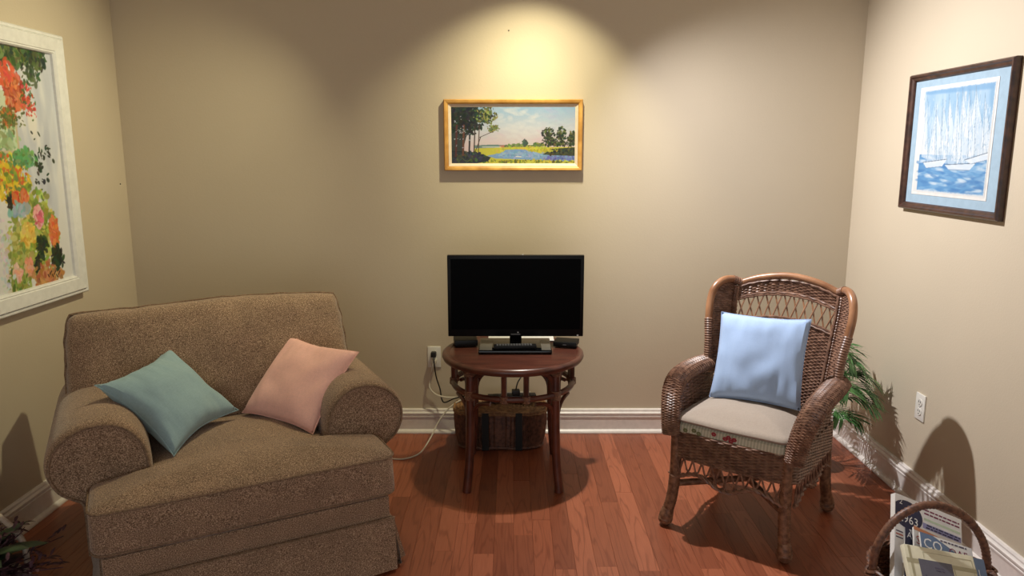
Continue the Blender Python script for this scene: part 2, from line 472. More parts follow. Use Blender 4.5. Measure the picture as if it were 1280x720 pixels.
# ================================================================== SOFA
SX, SY, SR = -0.835, 2.25, math.radians(28)
sofa = thing('armchair', (SX, SY, 0), SR, 'wide taupe chenille armchair with rolled arms and a skirt', 'armchair')
def cushion_mesh(outline, z0, z1, crown, bulge=0.012, er=0.03, rings_top=9, noise_amp=0.004, center=None, seed=0):
    """outline (x,y) list -> soft cushion; returns MB"""
    P = [Vector((p[0], p[1])) for p in outline]; n = len(P)
    c = Vector(center) if center else sum(P, Vector((0, 0))) / n
    N = []
    for i in range(n):
        t = (P[(i + 1) % n] - P[i - 1]).normalized(); N.append(Vector((t.y, -t.x)))
    area = sum(P[i].x * P[(i + 1) % n].y - P[(i + 1) % n].x * P[i].y for i in range(n))
    if area < 0: N = [-q for q in N]
    rings = []
    for s in (0.25, 0.6, 0.9):
        rings.append([(c.x + (p.x - c.x) * s, c.y + (p.y - c.y) * s, z0 + 0.0) for p in P])
    h = z1 - z0
    for k in range(9):
        a = -PI / 2 + PI * k / 8
        rr = min(er, h / 2)
        zz = z0 + rr + rr * math.sin(a) if k <= 4 else z1 - rr + rr * math.sin(a)
        off = -rr + rr * math.cos(a)
        f = (zz - z0) / h
        off += bulge * math.sin(PI * f)
        rings.append([(p.x + q.x * off, p.y + q.y * off, zz) for p, q in zip(P, N)])
    for j in range(1, rings_top + 1):
        s = 1 - j / rings_top
        s2 = s
        cz = crown * (1 - s2 ** 2.5)
        if s2 < 0.02: s2 = 0.02
        rings.append([(c.x + (p.x - q.x * er - c.x) * s2, c.y + (p.y - q.y * er - c.y) * s2, z1 + cz) for p, q in zip(P, N)])
    m = MB(); m.loft(rings)
    if noise_amp:
        for v in m.v:
            v += Vector((0, 0, 1)) * noise_amp * noise.noise(Vector((v.x * 5 + seed, v.y * 5, v.z * 5))) + \
                 Vector((noise.noise(v * 6 + Vector((9, seed, 0))), noise.noise(v * 6 + Vector((0, 5, seed))), 0)) * noise_amp
    return m, [Vector((p.x + q.x * (bulge * 0.3), p.y + q.y * (bulge * .3), 0)) for p, q in zip(P, N)]
# T-shaped seat cushion
T = [(-.475, .0), (.475, .0), (.475, .235), (.30, .235), (.30, .74), (-.30, .74), (-.30, .235), (-.475, .235)]
T = resample(round_poly([Vector((a, b)) for a, b in T], [.05, .05, .04, .02, .02, .02, .02, .04]), .03)
m, edge = cushion_mesh(T, .285, .455, .035, bulge=.014, er=.028, center=(0, .2), seed=3)
seat = m.build('seat_cushion', 'sofa', sofa)
for z in (.437, .303):
    MB().tube([(p.x, p.y, z) for p in edge], .0042, 6, closed=True).build('welt', 'welt', seat)
# base band under the cushion, and skirt
MB().box(-.455, .455, .012, .93, .19, .287).build('base_rail', 'sofa', sofa, bevel=.01)
def skirt(pts, name='skirt_panel', z0=.012, z1=.205, flare=.02):
    m = MB(); P = [Vector(p) for p in pts]
    nrm = (P[1] - P[0]).normalized(); out = Vector((nrm.y, -nrm.x, 0)); K = 24
    rings = []
    for zi, off in ((z0, flare), (z0 + .05, flare * .8), (z1 - .04, flare * .2), (z1, 0), (z1, -.012), (z0, flare - .012)):
        ring = []
        for k in range(K + 1):
            t = k / K; p = P[0].lerp(P[1], t)
            w = .003 * math.sin(t * 23) * (1 if zi < z1 - .01 else 0)
            ring.append(p + out * (off + w) + Vector((0, 0, zi)))
        rings.append(ring)
    m.loft(rings, closed_ring=False, cap=False, loop=True)
    return m
skirt([(-.468, .004, 0), (.468, .004, 0)]).build('skirt_panel', 'sofa', sofa)
skirt([(.462, .012, 0), (.50, .95, 0)], flare=.03).build('skirt_panel', 'sofa', sofa)
skirt([(-.50, .95, 0), (-.462, .012, 0)], flare=.03).build('skirt_panel', 'sofa', sofa)
MB().tube([(-.468, .0, .207), (.468, .0, .207)], .003, 6).build('welt', 'welt', sofa)
for sg in (-1, 1):
    m = MB(); m.loft([[(sg * .462, .012, .195), (sg * .470, .016, .195), (sg * .470, .026, .195), (sg * .462, .024, .195)],
                      [(sg * .462, .014, .10), (sg * .495, .030, .10), (sg * .495, .042, .10), (sg * .462, .026, .10)],
                      [(sg * .462, .016, .02), (sg * .520, .045, .02), (sg * .520, .058, .02), (sg * .462, .03, .02)]])
    m.build('corner_pleat', 'sofa', sofa)
MB().box(-.42, .42, .08, .88, .0, .2).build('inner_frame', 'sofa', sofa)
# rolled arms
def arm(sgn):
    prof = [(.30, .24), (.292, .36), (.288, .44), (.292, .52), (.315, .585), (.36, .632), (.42, .652), (.49, .645), (.55, .612),
            (.59, .555), (.597, .49), (.572, .43), (.53, .395), (.505, .375), (.50, .32), (.50, .20)]
    pr = cr([(x * sgn - (0.0), 0, z) for x, z in prof], 4)
    cx, cz = .43 * sgn, .47
    rings = []
    for y, s in ((.238, .80), (.232, .90), (.238, .955), (.255, .99), (.285, 1.0), (.6, 1.0), (.9, .99), (.965, .97), (.985, .9)):
        rings.append([(cx + (p.x - cx) * s, y, cz + (p.z - cz) * s if p.z > .3 else p.z) for p in pr])
    m = MB(); m.loft(rings)
    a = m.build('arm', 'sofa', sofa)
    for v in a.data.vertices:
        d = noise.noise(Vector((v.co.x * 7, v.co.y * 7, v.co.z * 7))) * .005
        if v.co.y > .28: v.co.z += d; v.co.x += d
    w = [(cx + (p.x - cx) * .915, .2305, cz + (p.z - cz) * .915 if p.z > .3 else p.z) for p in pr]
    MB().tube(w[2:], .005, 6).build('welt', 'welt', a)
    return a
arm(1); arm(-1)
# back frame and loose back cushion
ZT = .86
bm_ = MB()
o2 = [(-.49, .20), (.49, .20), (.49, .80), (.44, .845), (-.44, .845), (-.49, .80)]
rings = []
for y0, y1, s in ((.80, .93, .99), (.79, .92, 1.0), (.90, 1.02, 1.0), (.91, 1.03, .98)):
    rings.append([(x * s, y0 + (y1 - y0) * (z - .2) / .65, z) for x, z in o2])
bm_.loft(rings); bm_.build('back_frame', 'sofa', sofa, bevel=.012)
tilt = math.radians(20)
MT = Matrix.Translation((-.012, .715, .395)) @ Matrix.Rotation(PI / 2 - tilt, 4, 'X')
CW, CH, CT = .522, .52, .165
def CS(sg, off=0.0):
    def S(a, b):
        u = 2 * a - 1; v = 2 * b - 1
        uu = math.copysign(abs(u) ** .8, u); vv = math.copysign(abs(v) ** .8, v)
        x = CW * uu * (1 - .035 * abs(vv) ** 6) * (1.02 - .02 * vv); y = CH / 2 * (vv * (1 - .05 * abs(uu) ** 8) + 1) + .006 * math.sin(uu * 4 + 1)
        e = max(0, (1 - abs(uu) ** 7) * (1 - abs(vv) ** 6)) ** .42
        z = sg * CT / 2 * e + sg * .03 * (1 - uu * uu) * (1 - vv * vv)
        z += sg * e * (.010 * noise.noise(Vector((uu * 3.1, vv * 2.3, sg * 3 + 1))) + .006 * noise.noise(Vector((uu * 9, vv * 4, sg * 5))))
        y += .004 * noise.noise(Vector((uu * 8, vv, 4))); x += .004 * noise.noise(Vector((vv * 6, uu, 9)))
        return Vector((x, y, z + .05))
    return S
m = MB().grid(CS(1), 44, 28).grid(CS(-1), 44, 28)
bcush = m.build('back_cushion', 'sofa', sofa)
bm = bmesh.new(); bm.from_mesh(bcush.data); bmesh.ops.remove_doubles(bm, verts=bm.verts, dist=1e-4); bmesh.ops.recalc_face_normals(bm, faces=bm.faces); bm.to_mesh(bcush.data); bm.free()
bcush.data.polygons.foreach_set('use_smooth', [True] * len(bcush.data.polygons))
bcush.data.transform(MT)
path = []
for k in range(4):
    for i in range(40):
        t = i / 40; a, b = [(t, 0), (1, t), (1 - t, 1), (0, 1 - t)][k]; path.append(CS(1)(a, b) + Vector((0, 0, .004 * math.sin(k * 3 + i * .7))))
w = MB().tube(path, .0055, 6, closed=True).build('welt', 'welt', bcush)
w.data.transform(MT)

# ------------------------------------------------------------------ throw pillows
def pillow(name, mat, size, thick, center, xaxis, normal, label, pinch=.10, seed=1, N=28, bend=0.0):
    W = size / 2
    m = MB()
    def side(sg):
        def S(a, b):
            u = 2 * a - 1; v = 2 * b - 1
            x = W * u * (1 - pinch * (1 - v * v) * abs(u) ** 1.5 - .01)
            y = W * v * (1 - pinch * (1 - u * u) * abs(v) ** 1.5 - .01)
            t = max(0, (1 - u * u) * (1 - v * v)) ** .42
            wr = noise.noise(Vector((u * 2.2 + seed, v * 2.2, sg * 2))) * .010 * t + \
                 noise.noise(Vector((u * 7 + seed, v * 2 + 3, sg))) * .006 * (1 - t) * t * 4
            z = sg * (thick / 2 * t + wr) + bend * (u * u + v * v) * .5
            z += .006 * math.sin(seed + 5 * u) * (abs(u) + abs(v)) * .5
            return (x, y, z)
        return S
    m.grid(side(1), N, N).grid(side(-1), N, N)
    o = m.build(name, mat)
    bm = bmesh.new(); bm.from_mesh(o.data); bmesh.ops.remove_doubles(bm, verts=bm.verts, dist=1e-4)
    bmesh.ops.recalc_face_normals(bm, faces=bm.faces); bm.to_mesh(o.data); bm.free()
    o.data.polygons.foreach_set('use_smooth', [True] * len(o.data.polygons))
    n = Vector(normal).normalized(); x = Vector(xaxis); x = (x - n * x.dot(n)).normalized(); y = n.cross(x)
    R = Matrix((x, y, n)).transposed().to_4x4()
    o.matrix_world = Matrix.Translation(center) @ R
    tag(o, label, 'pillow')
    path = []
    for k in range(4):
        for i in range(N):
            t = i / N
            a, b = [(t, 0), (1, t), (1 - t, 1), (0, 1 - t)][k]
            path.append(Vector(side(1)(a, b)))
    c = MB().tube(path, .0022, 5, closed=True).build('edge_seam', mat, o)
    return o
def sofa_w(x, y, z):
    return Vector((SX + x * math.cos(SR) - y * math.sin(SR), SY + x * math.sin(SR) + y * math.cos(SR), z))
PIL = {}
pillow('throw_pillow', 'teal', .37, .15, (-1.249, 2.588, .612), (.255, .962, .1), (.612, -.241, .753),
       'teal blue linen throw pillow leaning on the rolled arm', pinch=.17, seed=2)
pillow('throw_pillow', 'pink', .37, .13, (-.839, 2.814, .603), (.882, -.468, -.054), (-.292, -.634, .716),
       'pale pink linen throw pillow on the wide armchair', pinch=.09, seed=5)
pillow('throw_pillow', 'blue', .365, .12, (1.003, 2.897, .674), (.835, -.549, .028), (-.518, -.768, .377),
       'light blue cotton pillow standing in the wicker chair', pinch=.06, seed=9)

# ================================================================== WICKER CHAIR
CA = math.atan2(-.6, .8)
CO = (.985, 2.86, 0)
chair = thing('wicker_chair', CO, CA, 'brown wicker wingback armchair with honey coloured rattan rim', 'chair')
XC = .012
def by(z): return .165 + (z - .42) * .25
def ztop(x): return .965 - .045 * ((x - XC) / .21) ** 2
def BS(u, v):
    z0 = .36
    hw0 = .175; hw1 = .208
    x1 = XC + (2 * u - 1) * hw1
    z = z0 + v * (ztop(x1) - z0)
    hw = hw0 + (hw1 - hw0) * min(1, (z - z0) / .5)
    x = XC + (2 * u - 1) * hw
    return Vector((x, by(z) + .02 * (1 - (2 * u - 1) ** 2), z))
back = weave(MB(), BS, 62, 76, 26, .0030, .0030, jit=.08, back=False, vlo=0, vhi=.72, seed=1)
back.grid(lambda u, v: BS(u, v * .72), 16, 16)
back = back.build('back_panel', 'wicker', chair)
b2 = weave(MB(), BS, 8, 76, 26, .0030, .0030, jit=.08, back=False, vlo=.905, vhi=.988, seed=2)
b2.grid(lambda u, v: BS(u, .905 + v * .083), 16, 4)
b2.build('top_band', 'wicker', chair)
lat = MB()
for k in range(11):
    u0 = k / 11 + .004
    for d in (1, -1):
        a, b = (u0, u0 + .93 / 11) if d > 0 else (u0 + .93 / 11, u0)
        a, b = min(a, .995), min(b, .995)
        P = [BS(a + (b - a) * t, .72 + .185 * t) + Vector((0, -.003 * d, 0)) for t in (0, .33, .66, 1)]
        lat.tube(P, .0036, 5)
lat.build('back_lattice', 'honey', chair)
for v in (.722, .738, .893, .907, .992):
    MB().tube([BS(i / 30, v) + Vector((0, -.005 + .0025 * math.sin(i * 2.1 + v * 90), .0015 * math.cos(i * 2.1))) for i in range(31)], .0052, 6).build('braid_row', 'wicker', chair)
# back posts wrapped in cane
def wrapped(path, r, step=.0055, amp=.0012, n=8):
    P = [Vector(p) for p in path]; L = [0]
    for i in range(1, len(P)): L.append(L[-1] + (P[i] - P[i - 1]).length)
    out = []; rs = []; K = int(L[-1] / step); j = 0
    for k in range(K + 1):
        d = L[-1] * k / K
        while j < len(P) - 2 and L[j + 1] < d: j += 1
        t = (d - L[j]) / max(1e-9, L[j + 1] - L[j]); out.append(P[j].lerp(P[j + 1], t))
        rr = r(k / K) if callable(r) else r
        rs.append(rr + (amp if k % 2 else -amp))
    return out, rs
for sg in (-1, 1):
    P = [BS(.5 + sg * .5, v) + Vector((sg * .012, -.002, 0)) for v in [i / 16 for i in range(17)]]
    p, r = wrapped(P, .0115); MB().tube(p, r, 8).build('back_post', 'wicker', chair)
    q = [a + Vector((-sg * .012, -.009, 0)) for a in P]
    p, r = wrapped(q, .006, .008, .0015); MB().tube(p, r, 6).build('braid_row', 'wicker', chair)
# honey rattan rim: arch rail and two wing poles
arch = cr([(XC - .212, .300, .930), (XC - .12, .315, .963), (XC, .322, .980), (XC + .12, .315, .963), (XC + .212, .300, .930)], 8)
MB().tube(arch, .0145, 10).build('arch_rail', 'honey', chair)
WP = [(.205, .302, .935), (.235, .272, .950), (.262, .232, .945), (.283, .195, .915), (.290, .172, .86), (.284, .150, .79), (.272, .130, .71), (.266, .118, .62), (.264, .11, .56)]
for sg in (-1, 1):
    wp = cr([(XC + sg * x, y, z) for x, y, z in WP], 7)
    MB().tube(wp, .0165, 10).build('wing_pole', 'honey', chair)
    # cane wrap where the pole meets the arm, and at the arch
    p, r = wrapped(wp[-22:-1], .0185, .005, .0012); MB().tube(p, r, 10).build('cane_wrap', 'wicker', chair)
    p, r = wrapped(wp[0:7], .0175, .005, .0012); MB().tube(p, r, 10).build('cane_wrap', 'wicker', chair)
    def WS(u, v, sg=sg, wp=wp):
        i = 4 + v * (len(wp) - 5); a = wp[int(min(i, len(wp) - 1))]
        j = min(int(i) + 1, len(wp) - 1); a = a.lerp(wp[j], i - int(i))
        z = a.z * .985
        x1 = XC + sg * (.175 + .033 * min(1, (z - .36) / .5) + .012)
        b = Vector((x1, by(z), z))
        return b.lerp(a, u)
    w = weave(MB(), WS, 56, 12, 6, .0030, .0028, jit=.08, vlo=.02, vhi=.98, seed=5)
    w.build('wing_panel', 'wicker', chair)
    e = [a + (b2_ - a).normalized() * .02 for a, b2_ in ((WS(1, i / 24), WS(0, i / 24)) for i in range(25))]
    p, r = wrapped([q + Vector((0, -.004, 0)) for q in e], .005, .008, .0013); MB().tube(p, r, 6).build('braid_row', 'wicker', chair)
# arms: rolls of wicker that curve down to the seat rail
AP = [(.266, .17, .592), (.276, .06, .600), (.280, -.06, .602), (.276, -.15, .592), (.266, -.215, .562), (.254, -.253, .510), (.245, -.270, .455), (.238, -.276, .400)]
for sg in (-1, 1):
    ap = cr([(XC * .3 + sg * x, y, z) for x, y, z in AP], 10)
    L = len(ap)
    def AS(u, v, sg=sg, ap=ap, L=L):
        i = v * (L - 1); j = min(int(i), L - 2); c = ap[j].lerp(ap[j + 1], i - j)
        t = (ap[j + 1] - ap[j]).normalized()
        s = Vector((1, 0, 0)); s = (s - t * s.dot(t)).normalized(); nn = s.cross(t)
        if nn.z < 0 and v < .5: nn = -nn
        hw = .046 - .012 * v; th = .030 - .004 * v
        a = 2 * PI * u
        return c + s * math.cos(a) * hw + t.cross(s) * math.sin(a) * th
    w = weave(MB(), AS, 92, 28, 14, .0034, .0022, jit=.08, closed=True, seed=7 + sg)
    w.build('arm', 'wicker', chair)
    def PS(u, v, sg=sg):
        y = -.235 + u * .43; z = .40 + v * (.592 - .40)
        zz = z if y > -.2 else min(z, .40 + (.53 - .40) * v)
        return Vector((sg * (.243 + .02 * v), y, zz))
    w = weave(MB(), PS, 26, 40, 16, .0034, .0034, jit=.08, seed=11 + sg)
    w.build('side_panel', 'wicker', chair)
# seat rail band
rail = round_poly([Vector(p) for p in ((-.250, -.262), (0, -.285), (.245, -.262), (.258, .215), (-.258, .215))], [.05, .2, .05, .04, .04], 6)
rail = resample(rail, .012)
NR = len(rail)
def RS(u, v):
    i = (u % 1.0) * NR; j = int(i) % NR; p = rail[j].lerp(rail[(j + 1) % NR], i - int(i))
    return Vector((p.x, p.y, .305 + v * .115))
w = weave(MB(), RS, 19, NR * 2, 72, .0034, .0030, jit=.08, closed=True, seed=21, back=True)
w.build('seat_rail', 'wicker', chair)
# lattice apron under the rail, with a scalloped braided edge
def scallop(t): return .222 + .036 * math.sin(2 * PI * min(max(t, 0), 1)) ** 2
def apron(p0, p1, bow, cnt, name='apron_lattice'):
    p0 = Vector(p0); p1 = Vector(p1); d = (p1 - p0); nrm = Vector((d.y, -d.x, 0)).normalized()
    def A(t, z): return p0 + d * t + nrm * bow * math.sin(PI * min(max(t, 0), 1)) + Vector((0, 0, z))
    m = MB()
    for k in range(cnt):
        for s in (1, -1):
            t0 = (k + .5) / cnt; t1 = min(.99, max(.01, t0 + s * .75 / cnt))
            m.tube([A(t0, .315), A((t0 + t1) / 2, .27) + nrm * .003 * s, A(t1, scallop(t1))], .0038, 5)
    m.build(name, 'wicker', chair)
    for off in (0, 1):
        P = [A(i / 40, scallop(i / 40)) + nrm * .005 * math.sin(i * 1.3 + off * PI) + Vector((0, 0, .005 * math.cos(i * 1.3 + off * PI))) for i in range(41)]
        MB().tube(P, .0058, 6).build('braided_edge', 'wicker', chair)
apron((-.235, -.265, 0), (.225, -.265, 0), .018, 12)
apron((.245, -.245, 0), (.25, .215, 0), .004, 13)
apron((-.25, .215, 0), (-.245, -.245, 0), .004, 13)
# legs wrapped in cane with rounded feet, and crossed stretchers
def leg(P):
    c = cr(P, 8)
    def rad(t):
        if t > .90: return .0295 * math.sqrt(max(0.06, 1 - ((t - .93) / .075) ** 2))
        if t > .80: return .0215 + .008 * (t - .80) / .10
        return .0225
    p, r = wrapped(c, rad, .0055, .0009)
    MB().tube(p, r, 12).build('leg', 'wicker_leg', chair)
leg([(-.222, -.248, .41), (-.222, -.250, .25), (-.230, -.255, .13), (-.248, -.260, .05), (-.254, -.262, .002)])
leg([(.212, -.248, .41), (.212, -.250, .25), (.216, -.254, .13), (.224, -.258, .05), (.227, -.260, .002)])
leg([(.235, .20, .41), (.236, .21, .25), (.240, .225, .13), (.246, .25, .05), (.248, .258, .002)])
leg([(-.235, .20, .41), (-.236, .21, .25), (-.240, .225, .13), (-.246, .25, .05), (-.248, .258, .002)])
MB().tube([(-.225, -.25, .185), (.236, .215, .185)], .0135, 10).build('stretcher', 'wicker_leg', chair)
MB().tube([(.213, -.25, .185), (-.236, .215, .185)], .0135, 10).build('stretcher', 'wicker_leg', chair)
MB().box(-.235, .235, -.25, .2, .385, .400).build('seat_deck', 'wicker_leg', chair)
# seat cushion: ticking underneath, tan cover on top
sc = thing('chair_cushion', CO, CA, 'tan topped seat cushion with floral and striped sides', 'cushion')
so = round_poly([Vector(p) for p in ((-.218, -.262), (.212, -.262), (.205, .15), (-.205, .15))], .035, 6)
so = resample(so, .02)
m, _ = cushion_mesh(so, .401, .456, .004, bulge=.014, er=.02, noise_amp=.002, seed=4)
body = m.build('cushion_body', 'ticking', sc)
rnd = random.Random(12)
blossoms = [(-.175, .426), (-.14, .432), (-.12, .424), (-.06, .436), (-.015, .428), (-.002, .436), (.008, .424), (.02, .432)]
for i, (x, z) in enumerate(blossoms):
    mm = MB()
    for k in range(6):
        a = k * PI / 3; mm.poly([(x + math.cos(a) * .006 + math.cos(q * PI / 4) * .0045, -.2785, z + .004 + math.sin(a) * .005 + math.sin(q * PI / 4) * .004) for q in range(8)])
    mm.build('printed_blossom', 'flower_red' if i > 2 else 'flower_green', body, smooth=False)
m, _ = cushion_mesh([(p.x * 1.015, p.y * 1.01) for p in so],   .450, .482, .030, bulge=.010, er=.016, noise_amp=.003, seed=6)
for v in m.v:
    if v.y < -.2: v.z -= .012 * (1 - min(1, abs(v.x + .02) / .3)) * .3
m.build('cushion_cover', 'tan_cover', sc)

# ================================================================== ROUND TABLE
TX, TY = .004, 3.31
table = thing('side_table', (TX, TY, 0), 0, 'round dark red rattan table carrying the television', 'table')
TZ = .60; TR = .327
MB().lathe([(0.001, TZ - .028), (TR - .03, TZ - .028), (TR - .03, TZ - .004), (0.001, TZ - .004)], 56).build('tabletop', 'mahog_top', table)
rp = [(TR - .036, TZ - .03), (TR - .018, TZ - .036), (TR - .006, TZ - .031), (TR, TZ - .019), (TR - .002, TZ - .008), (TR - .010, TZ - .001), (TR - .022, TZ), (TR - .034, TZ - .0035)]
n = 64
rings = [[(r * math.cos(2 * PI * k / n), r * math.sin(2 * PI * k / n), z) for r, z in rp] for k in range(n)]
MB().loft(rings, True, False, True).build('table_rim', 'mahog_top', table)
RZ = .452; RR = .275
MB().tube([(RR * math.cos(2 * PI * k / 64), RR * math.sin(2 * PI * k / 64), RZ) for k in range(64)], .0135, 8, closed=True).build('ring_stretcher', 'mahog', table)
legp = {}
for ax, ay in ((-1, -1), (1, -1), (1, 1), (-1, 1)):
    P = cr([(ax * .186, ay * .195, .575), (ax * .188, ay * .197, .44), (ax * .189, ay * .197, .30), (ax * .194, ay * .202, .15), (ax * .207, ay * .215, .0)], 8)
    l = MB().tube(P, .0195, 10).build('leg', 'mahog', table)
    # cane binding where the ring crosses the leg and under the top
    for z, hh in ((.452, .022), (.552, .012)):
        bnd = MB()
        for k in range(int(hh * 2 / .006)):
            zz = z - hh + k * .006
            bnd.tube([(ax * .188 + .0215 * math.cos(q * PI / 6), ay * .197 + .0215 * math.sin(q * PI / 6), zz) for q in range(12)], .0035, 5, closed=True)
        bnd.build('cane_binding', 'binding', table)
    # curved brackets either side of the leg, above and below the ring
    for sgn in (1, -1):
        base = math.atan2(ay, ax)
        pts = []
        for t in range(9):
            q = t / 8; ang = base + sgn * (.06 + .34 * (q ** 1.6 if True else q)); rr_ = .268 - .012 * q
            z = .40 + (.14) * math.sin(q * PI / 2) ** .8 if False else .44 + .12 * (1 - (1 - q) ** 2) ** .5
            pts.append((rr_ * math.cos(ang), rr_ * math.sin(ang), z))
        MB().tube(pts, .0105, 7).build('curved_bracket', 'mahog', table)
        pts = [(.268 * math.cos(base + sgn * (.05 + .36 * (t / 8) ** 1.6)), .268 * math.sin(base + sgn * (.05 + .36 * (t / 8) ** 1.6)), .30 + .125 * (1 - (1 - t / 8) ** 2) ** .5) for t in range(9)]
        MB().tube(pts, .0095, 7).build('curved_bracket', 'mahog', table)
for ang in (-98, -78, 82, 102, 0, 10, 180, 170):
    a = math.radians(ang)
    MB().tube([(RR * math.cos(a), RR * math.sin(a), RZ), (RR * math.cos(a), RR * math.sin(a), TZ - .03)], .0125, 8).build('spindle', 'mahog', table)
    bnd = MB()
    for k in range(5):
        zz = RZ - .012 + k * .006
        bnd.tube([(RR * math.cos(a) + .0165 * math.cos(q * PI / 5), RR * math.sin(a) + .0165 * math.sin(q * PI / 5), zz) for q in range(10)], .0035, 5, closed=True)
    bnd.build('cane_binding', 'binding', table)

# ================================================================== TELEVISION and small electronics
tv = thing('television', (TX + .013, 3.385, TZ), 0, 'black flat screen television switched off on the round table', 'television')
TW, TH = .316, .383
z0 = .050
MB().box(-TW, TW, -.020, .012, z0, z0 + TH).build('bezel', 'tv_black', tv, bevel=.004)
MB().box(-TW * .80, TW * .80, .010, .045, z0 + .05, z0 + TH - .06).build('rear_housing', 'tv_black', tv, bevel=.01)
MB().box(-TW + .016, TW - .016, -.0215, -.019, z0 + .034, z0 + TH - .016).build('screen', 'tv_screen', tv)
MB().box(-.028, .028, -.010, .022, .012, z0 + .06).build('neck', 'gloss_black', tv, bevel=.004)
MB().box(-.170, .165, -.145, .10, .0, .013).build('stand_base', 'gloss_black', tv, bevel=.004)
for x0_, x1_ in ((-.166, -.108), (.118, .161)): MB().box(x0_, x1_, -.128, .05, .012, .0145).build('reflection_plate', 'reflection_grey', tv, bevel=.001)  # added grey plates standing in for the wall mirrored in the base
MB().box(.008, .014, -.0222, -.020, z0 + .018, z0 + .022).build('power_light', 'silver', tv)
MB().box(-.022, .022, -.0218, -.020, z0 + .009, z0 + .013).build('badge', 'grey_key', tv)
MB().box(TW - .030, TW - .022, -.0222, -.0205, z0 + .003, z0 + .009).build('corner_sticker', 'silver', tv)
MB().box(.03, .036, -.012, .005, z0 + TH - .001, z0 + TH + .003).build('top_tab', 'silver', tv)
ppr = tag(MB().box(-.12, .20, -.05, .05, 0, .0015).build('paper_sheet', 'paper'), 'white paper sheet lying behind the television on the table', 'paper')
ppr.location = (TX, 3.525, TZ + .0003)
rc = thing('remote_control', (TX + .01, 3.285, TZ + .0155), math.radians(3), 'long black remote control lying on the television base', 'remote')
MB().box(-.098, .098, -.022, .022, .0, .016).build('case', 'black_matte', rc, bevel=.004)
km = MB()
for i in range(13):
    for j in range(3): km.box(-.085 + i * .0128, -.085 + i * .0128 + .008, -.015 + j * .011, -.009 + j * .011, .0155, .0175)
km.build('button_grid', 'grey_key', rc, kind='stuff')
sb = thing('set_top_box', (TX + .252, 3.39, TZ), math.radians(-14), 'small flat black box beside the television base', 'media box')
MB().box(-.055, .055, -.045, .05, .003, .026).build('case', 'black_matte', sb, bevel=.004)
MB().box(-.008, .008, -.0465, -.0445, .012, .016).build('badge', 'grey_key', sb)
for sx in (-.04, .04): MB().box(sx - .006, sx + .006, -.03, .03, 0, .004).build('foot', 'black_matte', sb)
lb = thing('router_box', (TX - .225, 3.41, TZ), math.radians(8), 'low black box half hidden behind the television', 'media box')
MB().box(-.055, .055, -.05, .05, .003, .032).build('case', 'black_matte', lb, bevel=.006)
for sx in (-.04, .04): MB().box(sx - .006, sx + .006, -.03, .03, 0, .004).build('foot', 'black_matte', lb)

# ================================================================== BASKET under the table, with power strip
bk = thing('storage_basket', (-.06, 3.665, 0), 0, 'low dark woven basket with two black straps under the table', 'basket')
BA, BB, BH = .236, .11, .205
def bout(t, s=1.0):
    c, q = math.cos(t), math.sin(t); e = .55
    return (BA * s * math.copysign(abs(c) ** e, c), BB * s * math.copysign(abs(q) ** e, q))
def blev(z): return .90 + .10 * math.sin(min(1, z / .14) * PI / 2)
m = MB(); NB = 48
m.loft([[(*bout(2 * PI * k / NB, blev(z) * .985), z) for k in range(NB)] for z in (.004, .03, .07, .12, .17, BH)])
m.build('basket_body', 'basket_dark', bk)
reeds = MB(); K = 132
for k in range(K):
    t = 2 * PI * (k + .5) / K
    reeds.tube([(*bout(t, blev(z) * (1.0 + .004 * math.sin(k * 7 + z * 60))), z) for z in (.004, .035, .07, .11, .15, .19)], .0042, 4)
reeds.build('reeds', 'basket_dark', bk, kind='stuff')
for zz in (.012, .193, .203):
    MB().tube([(*bout(2 * PI * k / 60, blev(zz) * 1.01), zz + .003 * math.sin(k * 2)) for k in range(60)], .007, 6, closed=True).build('rim', 'basket_tan' if zz > .1 else 'basket_dark', bk)
def LS(u, v):
    t = 2 * PI * u; x, y = bout(t, v * .97); return Vector((x, y, BH + .012 - .008 * v))
weave(MB(), LS, 16, 72, 30, .0045, .003, closed=True, vlo=.05, seed=31).build('lid', 'basket_tan', bk)
for x in (-.075, .095):
    m = MB(); P = [(x, -BB * .995, .005), (x, -BB * 1.035, .07), (x, -BB * 1.045, .14), (x, -BB * 1.035, BH)]
    m.loft([[(px - .017, py - .004, pz), (px + .017, py - .004, pz), (px + .017, py + .006, pz), (px - .017, py + .006, pz)] for px, py, pz in P])
    m.build('strap', 'strap', bk)
ps = thing('power_strip', (-.0, 3.67, BH + .022), math.radians(6), 'black and white power strip lying on the basket lid', 'power strip')
MB().box(-.125, .125, -.025, .025, 0, .036).build('housing', 'cord_black', ps, bevel=.004)
MB().box(-.06, .10, .0255, .030, .012, .040).build('white_edge', 'cord_white', ps)
for i in range(4):
    MB().box(-.10 + i * .055, -.07 + i * .055, -.014, .014, .036, .039).build('socket', 'slot', ps)
MB().box(.0, .04, -.018, .018, .036, .062).build('plug', 'cord_black', ps, bevel=.004)
MB().tube(cr([(.02, 0, .06), (.03, .0, .10), (.06, .03, .14), (.08, .05, .22), (.09, .06, .33)], 6), .0035, 6).build('plug_lead', 'cord_black', ps)

